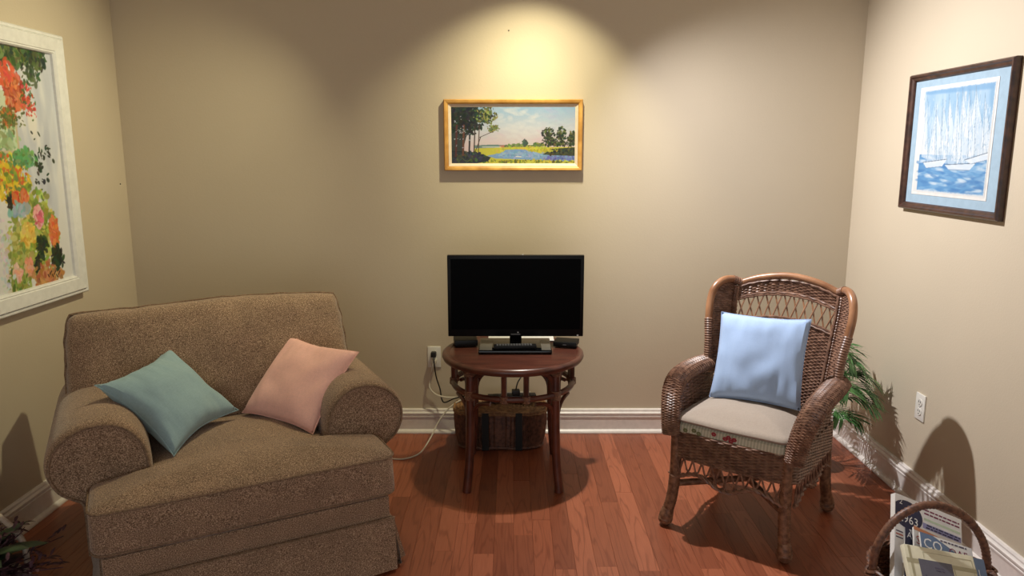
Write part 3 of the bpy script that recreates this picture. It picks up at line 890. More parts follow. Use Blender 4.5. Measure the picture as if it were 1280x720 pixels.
# ================================================================== OUTLETS and cords
def outlet(name, loc, rz, label, plug=False):
    t = thing(name, loc, rz, label, 'outlet')     # local: -Y faces the room
    MB().box(-.035, .035, -.006, 0, -.0575, .0575).build('cover_plate', 'outlet', t, bevel=.002)
    for z in (.020, -.020):
        r = MB().lathe([(.001, 0), (.0165, 0), (.0165, .0025), (.001, .0025)], 20)
        for v in r.v: v.x, v.y, v.z = v.x, -.006 - v.z, v.y * 1.0 + z
        rec = r.build('receptacle', 'outlet', t)
        for sx in (-.0065, .0065):
            MB().box(sx - .0013, sx + .0013, -.0093, -.0083, z - .001, z + .008).build('slot', 'slot', rec)
        MB().box(-.0022, .0022, -.0093, -.0083, z - .011, z - .006).build('slot', 'slot', rec)
    MB().lathe([(.001, 0), (.003, 0), (.003, .0015), (.001, .0015)], 10).build('screw', 'silver', t).data.transform(Matrix.Translation((0, -.006, 0)) @ Matrix.Rotation(PI / 2, 4, 'X'))
    return t
outlet('wall_outlet', (-.415, YB, .424), 0, 'white duplex outlet with plugs behind the round table', True)
outlet('wall_outlet', (XR, 3.018, .427), -PI / 2, 'white duplex outlet with empty sockets beside the wicker chair')
def wirepath(pts, n=8): return cr(pts, n)
pc = thing('electric_cable', (-.415, YB - .01, .424), 0, 'black electric cable plugged into the outlet behind the table', 'cord')
MB().box(-.015, .013, -.034, -.001, .006, .034).build('plug', 'cord_black', pc, bevel=.005)
MB().tube(wirepath([(-.0, -.03, .012), (.004, -.045, -.02), (.012, -.03, -.10), (.03, -.02, -.17), (.04, -.03, -.225), (.06, -.05, -.235), (.12, -.08, -.20), (.22, -.12, -.17), (.36, -.17, -.165)]), .0035, 6).build('lead', 'cord_black', pc)
wc = thing('extension_cord', (-.415, YB - .01, .424), 0, 'white cord hanging from the outlet down to the floor', 'cord')
MB().box(-.013, .013, -.030, -.001, -.034, -.006).build('plug', 'cord_white', wc, bevel=.005)
MB().tube(wirepath([(-.003, -.028, -.025), (-.010, -.035, -.06), (-.022, -.02, -.12), (-.025, -.025, -.16), (.005, -.03, -.195), (.06, -.045, -.208), (.13, -.06, -.205), (.18, -.10, -.20)]), .0042, 6).build('lead', 'cord_white', wc)
MB().tube(wirepath([(.16, -.10, -.195), (.09, -.13, -.235), (.035, -.16, -.30), (-.005, -.22, -.37), (-.05, -.30, -.415), (-.12, -.36, -.4195), (-.20, -.35, -.4195), (-.27, -.30, -.4195), (-.31, -.2, -.4195)]), .0038, 6).build('lead', 'cord_white', wc)

# ================================================================== PICTURES
_c, _s = math.cos(PITCH), math.sin(PITCH)
def _ray(px, py):
    u = (px - 640) / F_PX; v = (py - 360) / F_PX
    return (u, _c - v * _s, -_s - v * _c)
def on_x(px, py, x):                 # point of a photograph pixel on a side wall: (y, z)
    d = _ray(px, py); t = x / d[0]; return (d[1] * t, CAM_H + d[2] * t)
def on_y(px, py, y):                 # ... on the back wall: (x, z)
    d = _ray(px, py); t = y / d[1]; return (d[0] * t, CAM_H + d[2] * t)
class Canvas:
    """a small paint raster whose pixels become vertex colours of the painted sheet"""
    def __init__(s, u0, u1, v0, v1, W, H, base):
        s.u0, s.u1, s.v0, s.v1, s.W, s.H = u0, u1, v0, v1, W, H
        s.U, s.V = np.meshgrid(np.linspace(u0, u1, W), np.linspace(v0, v1, H))
        s.a = np.empty((H, W, 3)); s.a[:] = np.array(base) / 255.
        s.r = random.Random(5)
    def mix(s, mask, col):
        m = mask[..., None]; s.a = s.a * (1 - m) + np.array(col) / 255. * m
    def daub(s, u, v, ru, rv, col, rot=0.0, al=1.0, soft=.35):
        R = max(ru, rv) * 1.3
        i0 = max(0, int((u - R - s.u0) / (s.u1 - s.u0) * (s.W - 1))); i1 = min(s.W, int((u + R - s.u0) / (s.u1 - s.u0) * (s.W - 1)) + 2)
        j0 = max(0, int((v - R - s.v0) / (s.v1 - s.v0) * (s.H - 1))); j1 = min(s.H, int((v + R - s.v0) / (s.v1 - s.v0) * (s.H - 1)) + 2)
        if i0 >= i1 or j0 >= j1: return
        c, q = math.cos(rot), math.sin(rot); du = s.U[j0:j1, i0:i1] - u; dv = s.V[j0:j1, i0:i1] - v
        d = np.sqrt(((du * c + dv * q) / ru) ** 2 + ((-du * q + dv * c) / rv) ** 2)
        m = (np.clip((1 + soft / 2 - d) / soft, 0, 1) * al)[..., None]
        s.a[j0:j1, i0:i1] = s.a[j0:j1, i0:i1] * (1 - m) + np.array(col) / 255. * m
    def poly(s, pts, col, al=1.0):
        ins = np.zeros(s.U.shape, bool); n = len(pts)
        for i in range(n):
            x1, y1 = pts[i]; x2, y2 = pts[(i + 1) % n]
            if y1 == y2: continue
            ins ^= ((y1 > s.V) != (y2 > s.V)) & (s.U < (x2 - x1) * (s.V - y1) / (y2 - y1) + x1)
        s.mix(ins.astype(float) * al, col)
    def line(s, p, q, w, col, al=1.0):
        p = np.array(p); q = np.array(q); d = q - p; L2 = float(d @ d) + 1e-12
        t = np.clip(((s.U - p[0]) * d[0] + (s.V - p[1]) * d[1]) / L2, 0, 1)
        r = np.hypot(s.U - p[0] - t * d[0], s.V - p[1] - t * d[1])
        s.mix(np.clip((w - r) / (w * .5), 0, 1) * al, col)
    def scatter(s, n, u, v, su, sv, r, cols, jit=16, flat=.6, al=.9):
        def gg():
            a = s.r.uniform(0, 2 * PI); q = min(1.75, abs(s.r.gauss(0, 1.15))) * s.r.uniform(.85, 1.1); return q * math.cos(a), q * math.sin(a)
        for _ in range(int(n * 2.6)):
            c = s.r.choice(cols); c = [min(255, max(0, x + s.r.uniform(-jit, jit))) for x in c]
            k = s.r.uniform(.45, 1.0) * r
            ga, gb = gg()
            s.daub(u + ga * su, v + gb * sv, k, k * s.r.uniform(flat * .45, .8), c, s.r.uniform(0, PI), al)
    def sheet(s, name, place, mat, parent):
        me = bpy.data.meshes.new(name); V = []; Fc = []
        for j in range(s.H):
            for i in range(s.W): V.append(place(s.U[j, i], s.V[j, i]))
        for j in range(s.H - 1):
            for i in range(s.W - 1):
                a = j * s.W + i; Fc.append((a, a + 1, a + s.W + 1, a + s.W))
        me.from_pydata(V, [], Fc)
        at = me.color_attributes.new('Col', 'FLOAT_COLOR', 'POINT')
        x = np.clip(s.a, 0, 1).reshape(-1, 3); lin = np.where(x <= .04045, x / 12.92, ((x + .055) / 1.055) ** 2.4)
        at.data.foreach_set('color', np.concatenate([lin, np.ones((len(lin), 1))], 1).astype(np.float32).ravel())
        me.materials.append(M[mat]); o = bpy.data.objects.new(name, me); COL.objects.link(o); o.parent = parent
        return o
def frame_rails(parent, name, x0, x1, z0, z1, prof, mat):
    """mitred frame; prof: list of (inset from outer edge, depth toward the room); local -Y faces the room"""
    cs = [((x0, z0), (1, 1)), ((x1, z0), (-1, 1)), ((x1, z1), (-1, -1)), ((x0, z1), (1, -1))]
    for i in range(4):
        m = MB(); R = []
        for (c, d) in (cs[i], cs[(i + 1) % 4]):
            R.append([(c[0] + d[0] * a, -b, c[1] + d[1] * a) for a, b in prof])
        m.loft(R); m.build(name, mat, parent, smooth=False)

# --- landscape painting on the back wall
PX0, PX1, PZ0, PZ1 = -.342, .354, 1.407, 1.758
ls = thing('landscape_painting', (0, YB, 0), 0, 'gold framed landscape painting of a river, meadow and trees', 'painting')
frame_rails(ls, 'frame_rail', PX0, PX1, PZ0, PZ1, [(0, 0), (0, .031), (.004, .035), (.014, .033), (.020, .029), (.022, .024), (.022, 0)], 'gold')
frame_rails(ls, 'liner_rail', PX0 + .0225, PX1 - .0225, PZ0 + .0225, PZ1 - .0225, [(0, .002), (0, .024), (.014, .016), (.014, .002)], 'liner')
u0, u1, v0, v1 = PX0 + .036, PX1 - .036, PZ0 + .036, PZ1 - .036
cv = Canvas(u0, u1, v0, v1, 400, 190, (190, 205, 232))
def zx(x): return u0 + (x - 125) / 860 * (u1 - u0)
def zy(y): return v1 - (y - 118) / 404 * (v1 - v0)
def zs(d): return d / 860 * (u1 - u0)
sky_t = np.clip((cv.V - zy(400)) / (zy(118) - zy(400)), 0, 1)[..., None]
cv.a = np.where(sky_t < .5, np.array((228, 206, 214)) / 255 * (1 - 2 * sky_t) + np.array((208, 216, 234)) / 255 * 2 * sky_t,
                np.array((208, 216, 234)) / 255 * (2 - 2 * sky_t) + np.array((152, 188, 228)) / 255 * (2 * sky_t - 1))
R5 = cv.r
for _ in range(170):
    x, y = R5.uniform(330, 990), R5.uniform(118, 395)
    f = (y - 118) / 280
    c = (170 + 60 * f + R5.uniform(-16, 16), 196 + 14 * f + R5.uniform(-10, 10), 232 - 14 * f)
    if math.hypot(x - 600, y - 230) < 150: c = (224, 226, 236)
    cv.daub(zx(x), zy(y), zs(R5.uniform(14, 40)), zs(R5.uniform(7, 16)), c, R5.uniform(-.5, .5), .35, .6)
cv.poly([(zx(280), zy(412)), (zx(280), zy(392)), (zx(400), zy(386)), (zx(560), zy(390)), (zx(560), zy(412))], (118, 146, 146))
cv.poly([(zx(460), zy(410)), (zx(460), zy(392)), (zx(545), zy(390)), (zx(545), zy(410))], (196, 128, 112))
cv.scatter(60, zx(600), zy(394), zs(60), zs(6), zs(12), [(126, 152, 84), (160, 172, 96), (98, 122, 86)])
cv.scatter(40, zx(720), zy(388), zs(30), zs(7), zs(11), [(96, 120, 72), (134, 150, 80)])
cv.scatter(26, zx(636), zy(374), zs(9), zs(14), zs(11), [(88, 106, 92), (70, 92, 80)])
cv.line((zx(660), zy(385)), (zx(690), zy(385)), zs(5), (238, 236, 230))
cv.line((zx(340), zy(404)), (zx(470), zy(404)), zs(3), (232, 236, 240))
cv.poly([(zx(280), zy(522)), (zx(280), zy(414)), (zx(560), zy(404)), (zx(990), zy(404)), (zx(990), zy(522))], (208, 204, 76))
cv.scatter(120, zx(700), zy(420), zs(170), zs(10), zs(12), [(222, 214, 80), (186, 196, 70), (214, 190, 84)], flat=.4)
cv.poly([(zx(500), zy(424)), (zx(600), zy(420)), (zx(672), zy(426)), (zx(730), zy(448)), (zx(840), zy(462)), (zx(990), zy(468)), (zx(990), zy(508)), (zx(760), zy(500)), (zx(600), zy(492)), (zx(430), zy(486)), (zx(370), zy(466)), (zx(480), zy(446))], (134, 172, 226))
cv.scatter(80, zx(640), zy(462), zs(110), zs(13), zs(14), [(150, 188, 236), (120, 158, 216), (170, 198, 236)], flat=.3, al=.6)
cv.scatter(50, zx(880), zy(484), zs(70), zs(8), zs(14), [(110, 120, 196), (90, 104, 176), (132, 152, 214)], flat=.3, al=.8)
cv.line((zx(575), zy(472)), (zx(610), zy(474)), zs(4), (240, 240, 244))
cv.poly([(zx(760), zy(458)), (zx(820), zy(418)), (zx(990), zy(404)), (zx(990), zy(468)), (zx(860), zy(464))], (64, 72, 52))
cv.scatter(50, zx(890), zy(440), zs(60), zs(12), zs(14), [(54, 60, 48), (88, 96, 54), (40, 46, 44)], flat=.4)
cv.scatter(60, zx(760), zy(428), zs(60), zs(6), zs(9), [(222, 208, 70), (176, 176, 60)], flat=.4)
cv.scatter(150, zx(650), zy(512), zs(190), zs(7), zs(13), [(206, 200, 64), (140, 150, 52), (84, 100, 52), (226, 216, 90)], flat=.5)
for (x, y, sx, sy, n_) in ((800, 330, 26, 34, 90), (890, 318, 18, 30, 60), (962, 342, 16, 26, 60), (870, 380, 60, 12, 70)):
    cv.scatter(n_, zx(x), zy(y), zs(sx), zs(sy), zs(11), [(64, 78, 50), (44, 56, 42), (108, 116, 66), (36, 42, 40)])
cv.poly([(zx(120), zy(522)), (zx(120), zy(430)), (zx(290), zy(440)), (zx(400), zy(478)), (zx(380), zy(505)), (zx(300), zy(522))], (44, 54, 66))
cv.scatter(110, zx(230), zy(478), zs(70), zs(20), zs(16), [(40, 48, 62), (70, 82, 60), (56, 64, 84), (96, 104, 66)], flat=.4)
cv.poly([(zx(120), zy(440)), (zx(120), zy(118)), (zx(270), zy(118)), (zx(290), zy(240)), (zx(230), zy(330)), (zx(200), zy(440))], (30, 42, 40), .85)
cv.scatter(260, zx(220), zy(200), zs(75), zs(62), zs(18), [(24, 36, 36), (36, 50, 42), (44, 58, 46), (22, 30, 36)])
cv.scatter(70, zx(360), zy(175), zs(44), zs(34), zs(12), [(58, 72, 42), (110, 124, 60), (40, 50, 40), (150, 156, 84)])
cv.scatter(40, zx(420), zy(270), zs(26), zs(14), zs(10), [(120, 130, 74), (156, 160, 96), (84, 96, 60)])
for x, w_, c in ((155, 9, (92, 52, 50)), (205, 9, (112, 72, 58)), (248, 7, (30, 32, 36)), (282, 5, (60, 48, 44)), (312, 4, (86, 66, 56))):
    cv.line((zx(x), zy(470 - (x - 155) * .2)), (zx(x + 8), zy(250)), zs(w_), c)
cv.line((zx(290), zy(440)), (zx(330), zy(330)), zs(3), (60, 44, 44)); cv.line((zx(320), zy(335)), (zx(420), zy(290)), zs(2.5), (70, 56, 52))
cv.scatter(16, zx(190), zy(300), zs(50), zs(60), zs(7), [(176, 180, 196), (160, 170, 186)])
cv.a *= .84
cv.sheet('canvas', lambda u, v: (u, -.016, v), 'paint', ls)
MB().box(PX0 + .02, PX1 - .02, -.015, -.001, PZ0 + .02, PZ1 - .02).build('backing', 'liner', ls)

# --- large floral painting on the left wall (local x runs along +world y... rotated so -Y faces the room)
FY0, FY1, FZ0, FZ1 = 2.48, 3.34, .872, 1.992
fl = thing('floral_painting', (XL, 0, 0), PI / 2, 'large white framed floral painting of hanging baskets and roses', 'painting')
frame_rails(fl, 'frame_rail', FY0, FY1, FZ0, FZ1, [(0, 0), (0, .026), (.006, .034), (.014, .034), (.017, .030), (.022, .040), (.07, .036), (.074, .032), (.078, .034), (.084, .028), (.086, .018), (.086, 0)], 'white_frame')
u0, u1, v0, v1 = FY0 + .085, FY1 - .085, FZ0 + .085, FZ1 - .085
cv = Canvas(u0, u1, v0, v1, 270, 370, (228, 228, 226))
def fw(px, py): return on_x(px, py, XL + .018)
def fs(d): return d * .0034
def fsc(n, px, py, sx, sy, r, cols, **k):
    u, v = fw(px, py); cv.scatter(n, u, v, sx * .0054, sy * .0035, fs(r) * 1.25, cols, **k)
for _ in range(90):
    px, py = cv.r.uniform(25, 70), cv.r.uniform(70, 260); u, v = fw(px, py)
    g_ = cv.r.uniform(-16, 22); cv.daub(u, v, .02, .09, (198 + g_, 203 + g_, 213 + g_ * .8), cv.r.uniform(-.2, .2), .5, .6)
u, v = fw(40, 150); cv.daub(u, v, .03, .08, (238, 234, 222), 0, .8, .5)
# window with garden behind, at the left
a = fw(-60, 140); b = fw(24, 190)
cv.poly([(a[0], fw(20, 190)[1]), (b[0], fw(20, 190)[1]), (b[0], fw(20, 115)[1]), (a[0], fw(20, 115)[1])], (206, 216, 186))
fsc(60, 6, 170, 9, 10, 6, [(170, 196, 150), (136, 172, 120), (214, 222, 196)])
cv.line((b[0], fw(22, 200)[1]), (b[0], fw(22, 110)[1]), .007, (206, 190, 158)); cv.line((a[0], fw(20, 190)[1]), (b[0], fw(20, 190)[1]), .007, (206, 190, 158))
# hanging foliage and baskets
fsc(120, 14, 66, 12, 9, 5, [(62, 84, 46), (92, 110, 62), (40, 58, 36), (128, 140, 84)])
fsc(55, 42, 72, 8, 8, 4, [(52, 76, 44), (86, 104, 60), (36, 56, 36)])
fsc(24, 38, 95, 6, 6, 4, [(60, 84, 48), (84, 106, 66)])
fsc(26, 22, 50, 12, 3, 4, [(222, 120, 104), (232, 150, 132)])
fsc(190, 18, 115, 6, 11, 4.5, [(188, 86, 48), (208, 110, 66), (160, 66, 40), (222, 140, 92)], flat=.4)
fsc(40, 10, 146, 4, 5, 4, [(174, 98, 48), (140, 84, 44), (196, 122, 62)], flat=.4)
fsc(26, 4, 90, 6, 8, 4, [(226, 98, 62), (214, 84, 60)])
fsc(46, 36, 128, 5, 12, 2.4, [(206, 72, 58), (86, 108, 60), (226, 104, 84)])
fsc(40, 12, 150, 9, 8, 2.5, [(90, 104, 54), (122, 128, 66)])
# mass of yellow and green flowers
fsc(230, 12, 222, 12, 15, 4, [(222, 190, 44), (236, 208, 74), (150, 164, 56), (212, 110, 50), (108, 140, 62)])
fsc(60, 30, 198, 8, 6, 4, [(96, 160, 110), (120, 172, 104), (86, 132, 76)])
fsc(16, 50, 208, 6, 24, 3.0, [(32, 46, 34), (52, 66, 46)])
fsc(5, 60, 190, 4, 10, 2.8, [(36, 50, 40)])
fsc(260, 46, 292, 14, 30, 5, [(150, 162, 62), (182, 188, 84), (120, 140, 56), (204, 206, 112)])
fsc(110, 24, 322, 8, 24, 5, [(170, 180, 90), (196, 200, 120), (140, 156, 74)])
fsc(50, 24, 352, 7, 9, 5, [(132, 150, 66), (156, 172, 84), (96, 120, 56)])
fsc(24, 20, 250, 2, 5, 4.5, [(206, 84, 48), (224, 110, 66)]); fsc(24, 30, 246, 2, 5, 4.5, [(214, 110, 58), (230, 140, 84)])
fsc(24, 25, 262, 6, 4, 5, [(150, 184, 190), (170, 198, 200)])
fsc(12, 12, 252, 1.5, 4, 4, [(36, 44, 34)])
fsc(60, 48, 271, 3, 7, 4, [(232, 128, 140), (240, 164, 166), (214, 92, 112), (246, 190, 186)])
fsc(56, 35, 294, 4, 7, 5, [(236, 200, 84), (244, 216, 120), (222, 176, 64)])
fsc(50, 68, 290, 3, 11, 4, [(222, 112, 62), (236, 142, 84)])
fsc(30, 37, 333, 2.5, 5, 4.5, [(232, 150, 124), (240, 176, 150)]); fsc(24, 22, 341, 2.5, 5, 4.5, [(238, 186, 160), (244, 204, 184)])
fsc(36, 52, 308, 4, 8, 4, [(32, 54, 34), (48, 74, 42)], flat=.4); fsc(28, 48, 333, 2, 8, 3.4, [(30, 46, 32), (58, 66, 40)], flat=.35)
fsc(70, 60, 345, 10, 9, 5, [(196, 138, 84), (214, 164, 110), (176, 112, 66)], flat=.4)
fsc(40, 72, 322, 4, 9, 4.5, [(28, 44, 30), (44, 62, 38)])
fsc(40, 8, 330, 4, 30, 4, [(222, 222, 222), (208, 212, 214)])
# brushed signature strokes
for k in range(6):
    p = fw(60 + k * 2.6, 343); q = fw(62 + k * 2.6, 338.5 if k % 2 else 346); cv.line(p, q, .0035, (60, 40, 34))
cv.a *= .93
cv.sheet('canvas', lambda u, v: (u, -.018, v), 'paint', fl)
MB().box(u0 - .01, u1 + .01, -.017, -.001, v0 - .01, v1 + .01).build('backing', 'liner', fl)

# --- sailing print on the right wall
SY0, SY1, SZ0, SZ1 = 2.632, 3.315, 1.256, 1.825
sp = thing('sailboat_print', (XR, 0, 0), -PI / 2, 'dark wood framed blue watercolour print of sailing boats', 'painting')
# local x = -world y after the turn
frame_rails(sp, 'frame_rail', -SY1, -SY0, SZ0, SZ1, [(0, 0), (0, .020), (.005, .028), (.012, .028), (.016, .022), (.026, .018), (.030, .012), (.030, 0)], 'walnut')
MB().box(-SY1 + .02, -SY0 - .02, -.009, -.001, SZ0 + .02, SZ1 - .02).build('mount_board', 'mat_blue', sp, smooth=False)
qy0, qy1, qz0, qz1 = 2.727, 3.242, 1.322, 1.766
MB().box(-qy1, -qy0, -.0105, -.008, qz0, qz1).build('print_paper', 'paper', sp, smooth=False)
cv = Canvas(-qy1 + .012, -qy0 - .012, qz0 + .012, qz1 - .010, 250, 216, (232, 232, 228))
def sw(px, py):
    y, z = on_x(px, py, XR - .010); return (-y, z)
W_ = .0042
for _ in range(260):
    px, py = cv.r.uniform(1158, 1246), cv.r.uniform(112, 195); u, v = sw(px, py)
    dens = .55 if py < 135 else .3
    g_ = cv.r.uniform(-.4, 1); cv.daub(u, v, .014, .045, (146 + 50 * g_, 186 + 32 * g_, 216 + 20 * g_), cv.r.uniform(-.25, .25), dens, .7)
p0, p1 = sw(1160, 115), sw(1247, 106); cv.line(p0, p1, .016, (126, 172, 210), .8)
cv.poly([sw(1150, 193), sw(1240, 195), sw(1234, 247), sw(1146, 237)], (98, 156, 204))
for _ in range(240):
    px, py = cv.r.uniform(1148, 1236), cv.r.uniform(196, 246); u, v = sw(px, py)
    c = cv.r.choice([(84, 142, 196), (112, 168, 212), (70, 128, 186), (142, 186, 220), (222, 232, 238)])
    cv.daub(u, v, .03, .006, c, cv.r.uniform(-.2, .2), .6, .6)
def sail(pk, bl, br, col=(238, 241, 242), al=.62):
    cv.poly([sw(*pk), sw(*bl), sw(*br)], col, al)
    cv.line(sw(*pk), sw(*bl), .0018, (150, 180, 200), .6); cv.line(sw(*pk), sw(*br), .0018, (140, 172, 196), .6)
for pk, bl, br in (((1171, 138), (1158, 204), (1170, 203)), ((1171, 136), (1171, 203), (1184, 200)), ((1188, 122), (1178, 204), (1198, 206)), ((1197, 118), (1188, 200), (1204, 205)),
                   ((1204, 112), (1196, 204), (1216, 204)), ((1221, 108), (1208, 196), (1224, 200)), ((1221, 110), (1222, 198), (1234, 192)), ((1160, 124), (1152, 196), (1160, 200)),
                   ((1212, 116), (1205, 170), (1216, 176)), ((1232, 118), (1226, 186), (1240, 186)), ((1180, 132), (1176, 180), (1188, 184))):
    sail(pk, bl, br)
for px, ytop, yb in ((1171, 130, 205), (1187, 118, 205), (1198, 116, 208), (1204, 108, 210), (1221, 106, 202), (1213, 112, 200), (1232, 116, 196), (1179, 124, 200)):
    cv.line(sw(px, ytop), sw(px - 3, yb), .0018, (122, 152, 176), .75)
for _ in range(420):
    px, py = cv.r.uniform(1154, 1238), cv.r.uniform(125, 208); u, v = sw(px, py)
    cv.line((u, v), (u + cv.r.uniform(-.006, .006), v + cv.r.uniform(-.025, .025)), .0016, cv.r.choice([(110, 136, 160), (136, 176, 206), (246, 248, 250), (120, 164, 200), (156, 194, 220)]), .6)
for h in (((1154, 203), (1184, 199), (1178, 208), (1158, 210)), ((1181, 206), (1220, 204), (1212, 213), (1186, 212)), ((1206, 200), (1238, 190), (1234, 200), (1214, 205))):
    cv.poly([sw(*q) for q in h], (232, 238, 242), .9); cv.line(sw(*h[0]), sw(*h[1]), .0018, (100, 116, 132)); cv.line(sw(*h[3]), sw(*h[2]), .0014, (120, 146, 170))
fade = np.random.RandomState(2).rand(cv.H, cv.W)
ex = np.minimum.reduce([cv.U - cv.U.min(), cv.U.max() - cv.U, cv.V - cv.V.min(), cv.V.max() - cv.V])
cv.mix(np.clip((.006 + .006 * fade - ex) / .004, 0, 1), (234, 234, 230))
cv.a *= np.array((.84, .85, .86))
cv.sheet('watercolour', lambda u, v: (u, -.0112, v), 'print', sp)

# nail heads left in the walls
nl = tag(MB().lathe([(.001, 0), (.003, 0), (.003, .004), (.001, .004)], 8).build('wall_nail', 'nail'), 'tiny nail head in the wall beside the floral painting', 'nail')
nl.rotation_euler = (0, PI / 2, 0); nl.location = (XL, on_x(150, 230, XL)[0], on_x(150, 230, XL)[1])
nl = tag(MB().lathe([(.001, 0), (.003, 0), (.003, .004), (.001, .004)], 8).build('wall_nail', 'nail'), 'tiny nail head above the gold framed landscape', 'nail')
nl.rotation_euler = (PI / 2, 0, 0); nl.location = (on_y(636, 38, YB)[0], YB, on_y(636, 38, YB)[1])

# ================================================================== PALM behind the wicker chair
PXY = (1.425, 3.38)
palm = thing('potted_palm', (PXY[0], PXY[1], 0), 0, 'small green parlour palm in a dark pot behind the wicker chair', 'plant')
MB().lathe([(.001, .002), (.062, .002), (.07, .03), (.082, .16), (.086, .175), (.078, .175), (.074, .15), (.001, .15)], 28).build('pot', 'pot', palm)
MB().lathe([(.001, .145), (.074, .145), (.074, .155), (.001, .160)], 20).build('soil', 'soil', palm)
rnd = random.Random(21)
def leaflet(m, p, d, up, L, w):
    s = d.cross(up); s.normalize()
    a = []; 
    for t, ww in ((0, .25), (.25, .9), (.55, 1.0), (.8, .6), (1, .04)):
        c = p + d * L * t + Vector((0, 0, -1)) * L * .35 * t * t
        a.append((c - s * w * ww, c + up * w * .25 * ww, c + s * w * ww))
    m.loft(a, closed_ring=False, cap=False)
def clampw(p):
    return Vector((min(p.x, XR - PXY[0] - .012), min(p.y, YB - PXY[1] - .02), max(p.z, .02)))
def frond(az, height, reach, n=17, L=.13):
    m = MB(); d = Vector((math.cos(az), math.sin(az), 0))
    P = [Vector((0, 0, .15)) + d * .02, Vector((0, 0, .15 + height * .5)) + d * reach * .18, Vector((0, 0, .15 + height * .9)) + d * reach * .55, Vector((0, 0, .15 + height)) + d * reach * .85, Vector((0, 0, .15 + height * .88)) + d * reach * 1.15]
    C = [clampw(c) for c in cr(P, 10)]
    st = MB().tube(C, [.0035 * (1 - .7 * i / len(C)) for i in range(len(C))], 5)
    K = len(C)
    for i in range(n):
        f = .42 + .58 * i / (n - 1); j = min(int(f * (K - 1)), K - 2); p = C[j].lerp(C[j + 1], f * (K - 1) - j)
        t = (C[j + 1] - C[j]).normalized(); s = t.cross(Vector((0, 0, 1)));  s = s.normalized() if s.length > .05 else Vector((-d.y, d.x, 0))
        up = s.cross(t).normalized()
        LL = L * (.55 + .6 * math.sin(PI * min(.97, .12 + .85 * i / n))) * rnd.uniform(.85, 1.1)
        for sg in (1, -1):
            dd = (t * .75 + s * sg * .8 + up * .12 + Vector((rnd.uniform(-.1, .1), rnd.uniform(-.1, .1), rnd.uniform(-.1, .1)))).normalized()
            leaflet(m, p, dd, up, LL, .0046)
    for v in m.v:
        q = clampw(v); v.x, v.y, v.z = q
    fr = m.build('frond', 'leaf', palm)
    st.build('stalk', 'stem', fr)
for az, h, rch, L in ((-20, .33, .20, .12), (-70, .34, .20, .12), (-50, .46, .17, .12), (20, .40, .15, .12), (75, .42, .2, .13), (130, .40, .18, .13), (-30, .28, .24, .12),
                      (-75, .20, .20, .11), (-45, .16, .20, .11), (-5, .24, .20, .11), (-10, .46, .15, .12), (45, .30, .2, .12), (-25, .40, .19, .12), (-15, .34, .23, .12), (-40, .24, .25, .11), (-85, .44, .13, .12)):
    frond(math.radians(az), h, rch, L=L)

# ================================================================== MAGAZINE BASKET
gx, gy = 1.335, 2.150
mg = thing('magazine_basket', (gx, gy, 0), 0, 'brown wicker basket with hoop handle holding magazines', 'basket')
def GS(u, v):
    t = 2 * PI * u; r = .78 + .22 * math.sin(v * PI / 2); flare = 1 + .08 * v * v
    return Vector((.168 * r * flare * math.cos(t), .165 * r * flare * math.sin(t), .006 + .18 * v))
weave(MB(), GS, 26, 96, 40, .0042, .004, closed=True, seed=41).build('basket_body', 'mag_wicker', mg)
MB().lathe([(.001, .002), (.131, .002), (.131, .012), (.001, .012)], 32, sy=.98).build('basket_base', 'mag_wicker', mg)
for k in range(3):
    MB().tube([GS(i / 72, 1) * 1.0 + Vector((0, 0, .002 + .006 * math.sin(i * .8 + k * 2.1))) + GS(i / 72, 1).normalized() * .006 * math.cos(i * .8 + k * 2.1) for i in range(72)], .0062, 6, closed=True).build('braided_rim', 'mag_wicker', mg)
hp = cr([(-.176, .0, .10), (-.185, .005, .19), (-.172, .01, .28), (-.115, .015, .365), (-.02, .02, .405), (.085, .02, .375), (.155, .015, .295), (.182, .01, .20), (.176, 0, .10)], 10)
p, r = wrapped(hp, .0125, .006, .0011); MB().tube(p, r, 10).build('handle', 'mag_wicker', mg)
for sx in (-.186, .184):
    kn = MB()
    for k in range(4): kn.tube([(sx + .02 * math.cos(q * PI / 5), .003 + .02 * math.sin(q * PI / 5), .155 + k * .012 + .004 * math.sin(q)) for q in range(10)], .0055, 5, closed=True)
    kn.build('handle_binding', 'mag_wicker', mg)
FONT = bpy.data.curves
def text_mesh(s, size, mat, parent, x, y, z, name='lettering', rot=0.0, shear=0.0, sx=1.0):
    cu = bpy.data.curves.new('t', 'FONT'); cu.body = s; cu.size = size; cu.shear = shear; cu.resolution_u = 2
    to = bpy.data.objects.new('t', cu); COL.objects.link(to)
    bpy.context.view_layer.update()
    me = bpy.data.meshes.new_from_object(to.evaluated_get(bpy.context.evaluated_depsgraph_get()))
    bpy.data.objects.remove(to, do_unlink=True); bpy.data.curves.remove(cu)
    me.transform(Matrix.Translation((x, y, z)) @ Matrix.Rotation(rot, 4, 'Z') @ Matrix.Diagonal((sx, 1, 1, 1)))
    me.materials.clear(); me.materials.append(M[mat]); me.name = name
    o = bpy.data.objects.new(name, me); COL.objects.link(o); o.parent = parent; return o
def mp3(px, py, y):
    x, z = on_y(px, py, y); return (x, y, z)
def leaned(name, TL, TR, lean, label, cat):
    """a flat thing whose local +x runs along its top edge, +y up its cover, +z out of the cover; origin at its top left corner"""
    TL = Vector(TL); TR = Vector(TR); x = (TR - TL).normalized()
    up = Vector((0, math.sin(lean), math.cos(lean))); y = (up - x * up.dot(x)).normalized(); z = x.cross(y)
    o = bpy.data.objects.new(name, None); COL.objects.link(o); o.empty_display_size = .05
    o.matrix_world = Matrix.Translation(TL) @ Matrix((x, y, z)).transposed().to_4x4()
    tag(o, label, cat); return o, (TR - TL).length
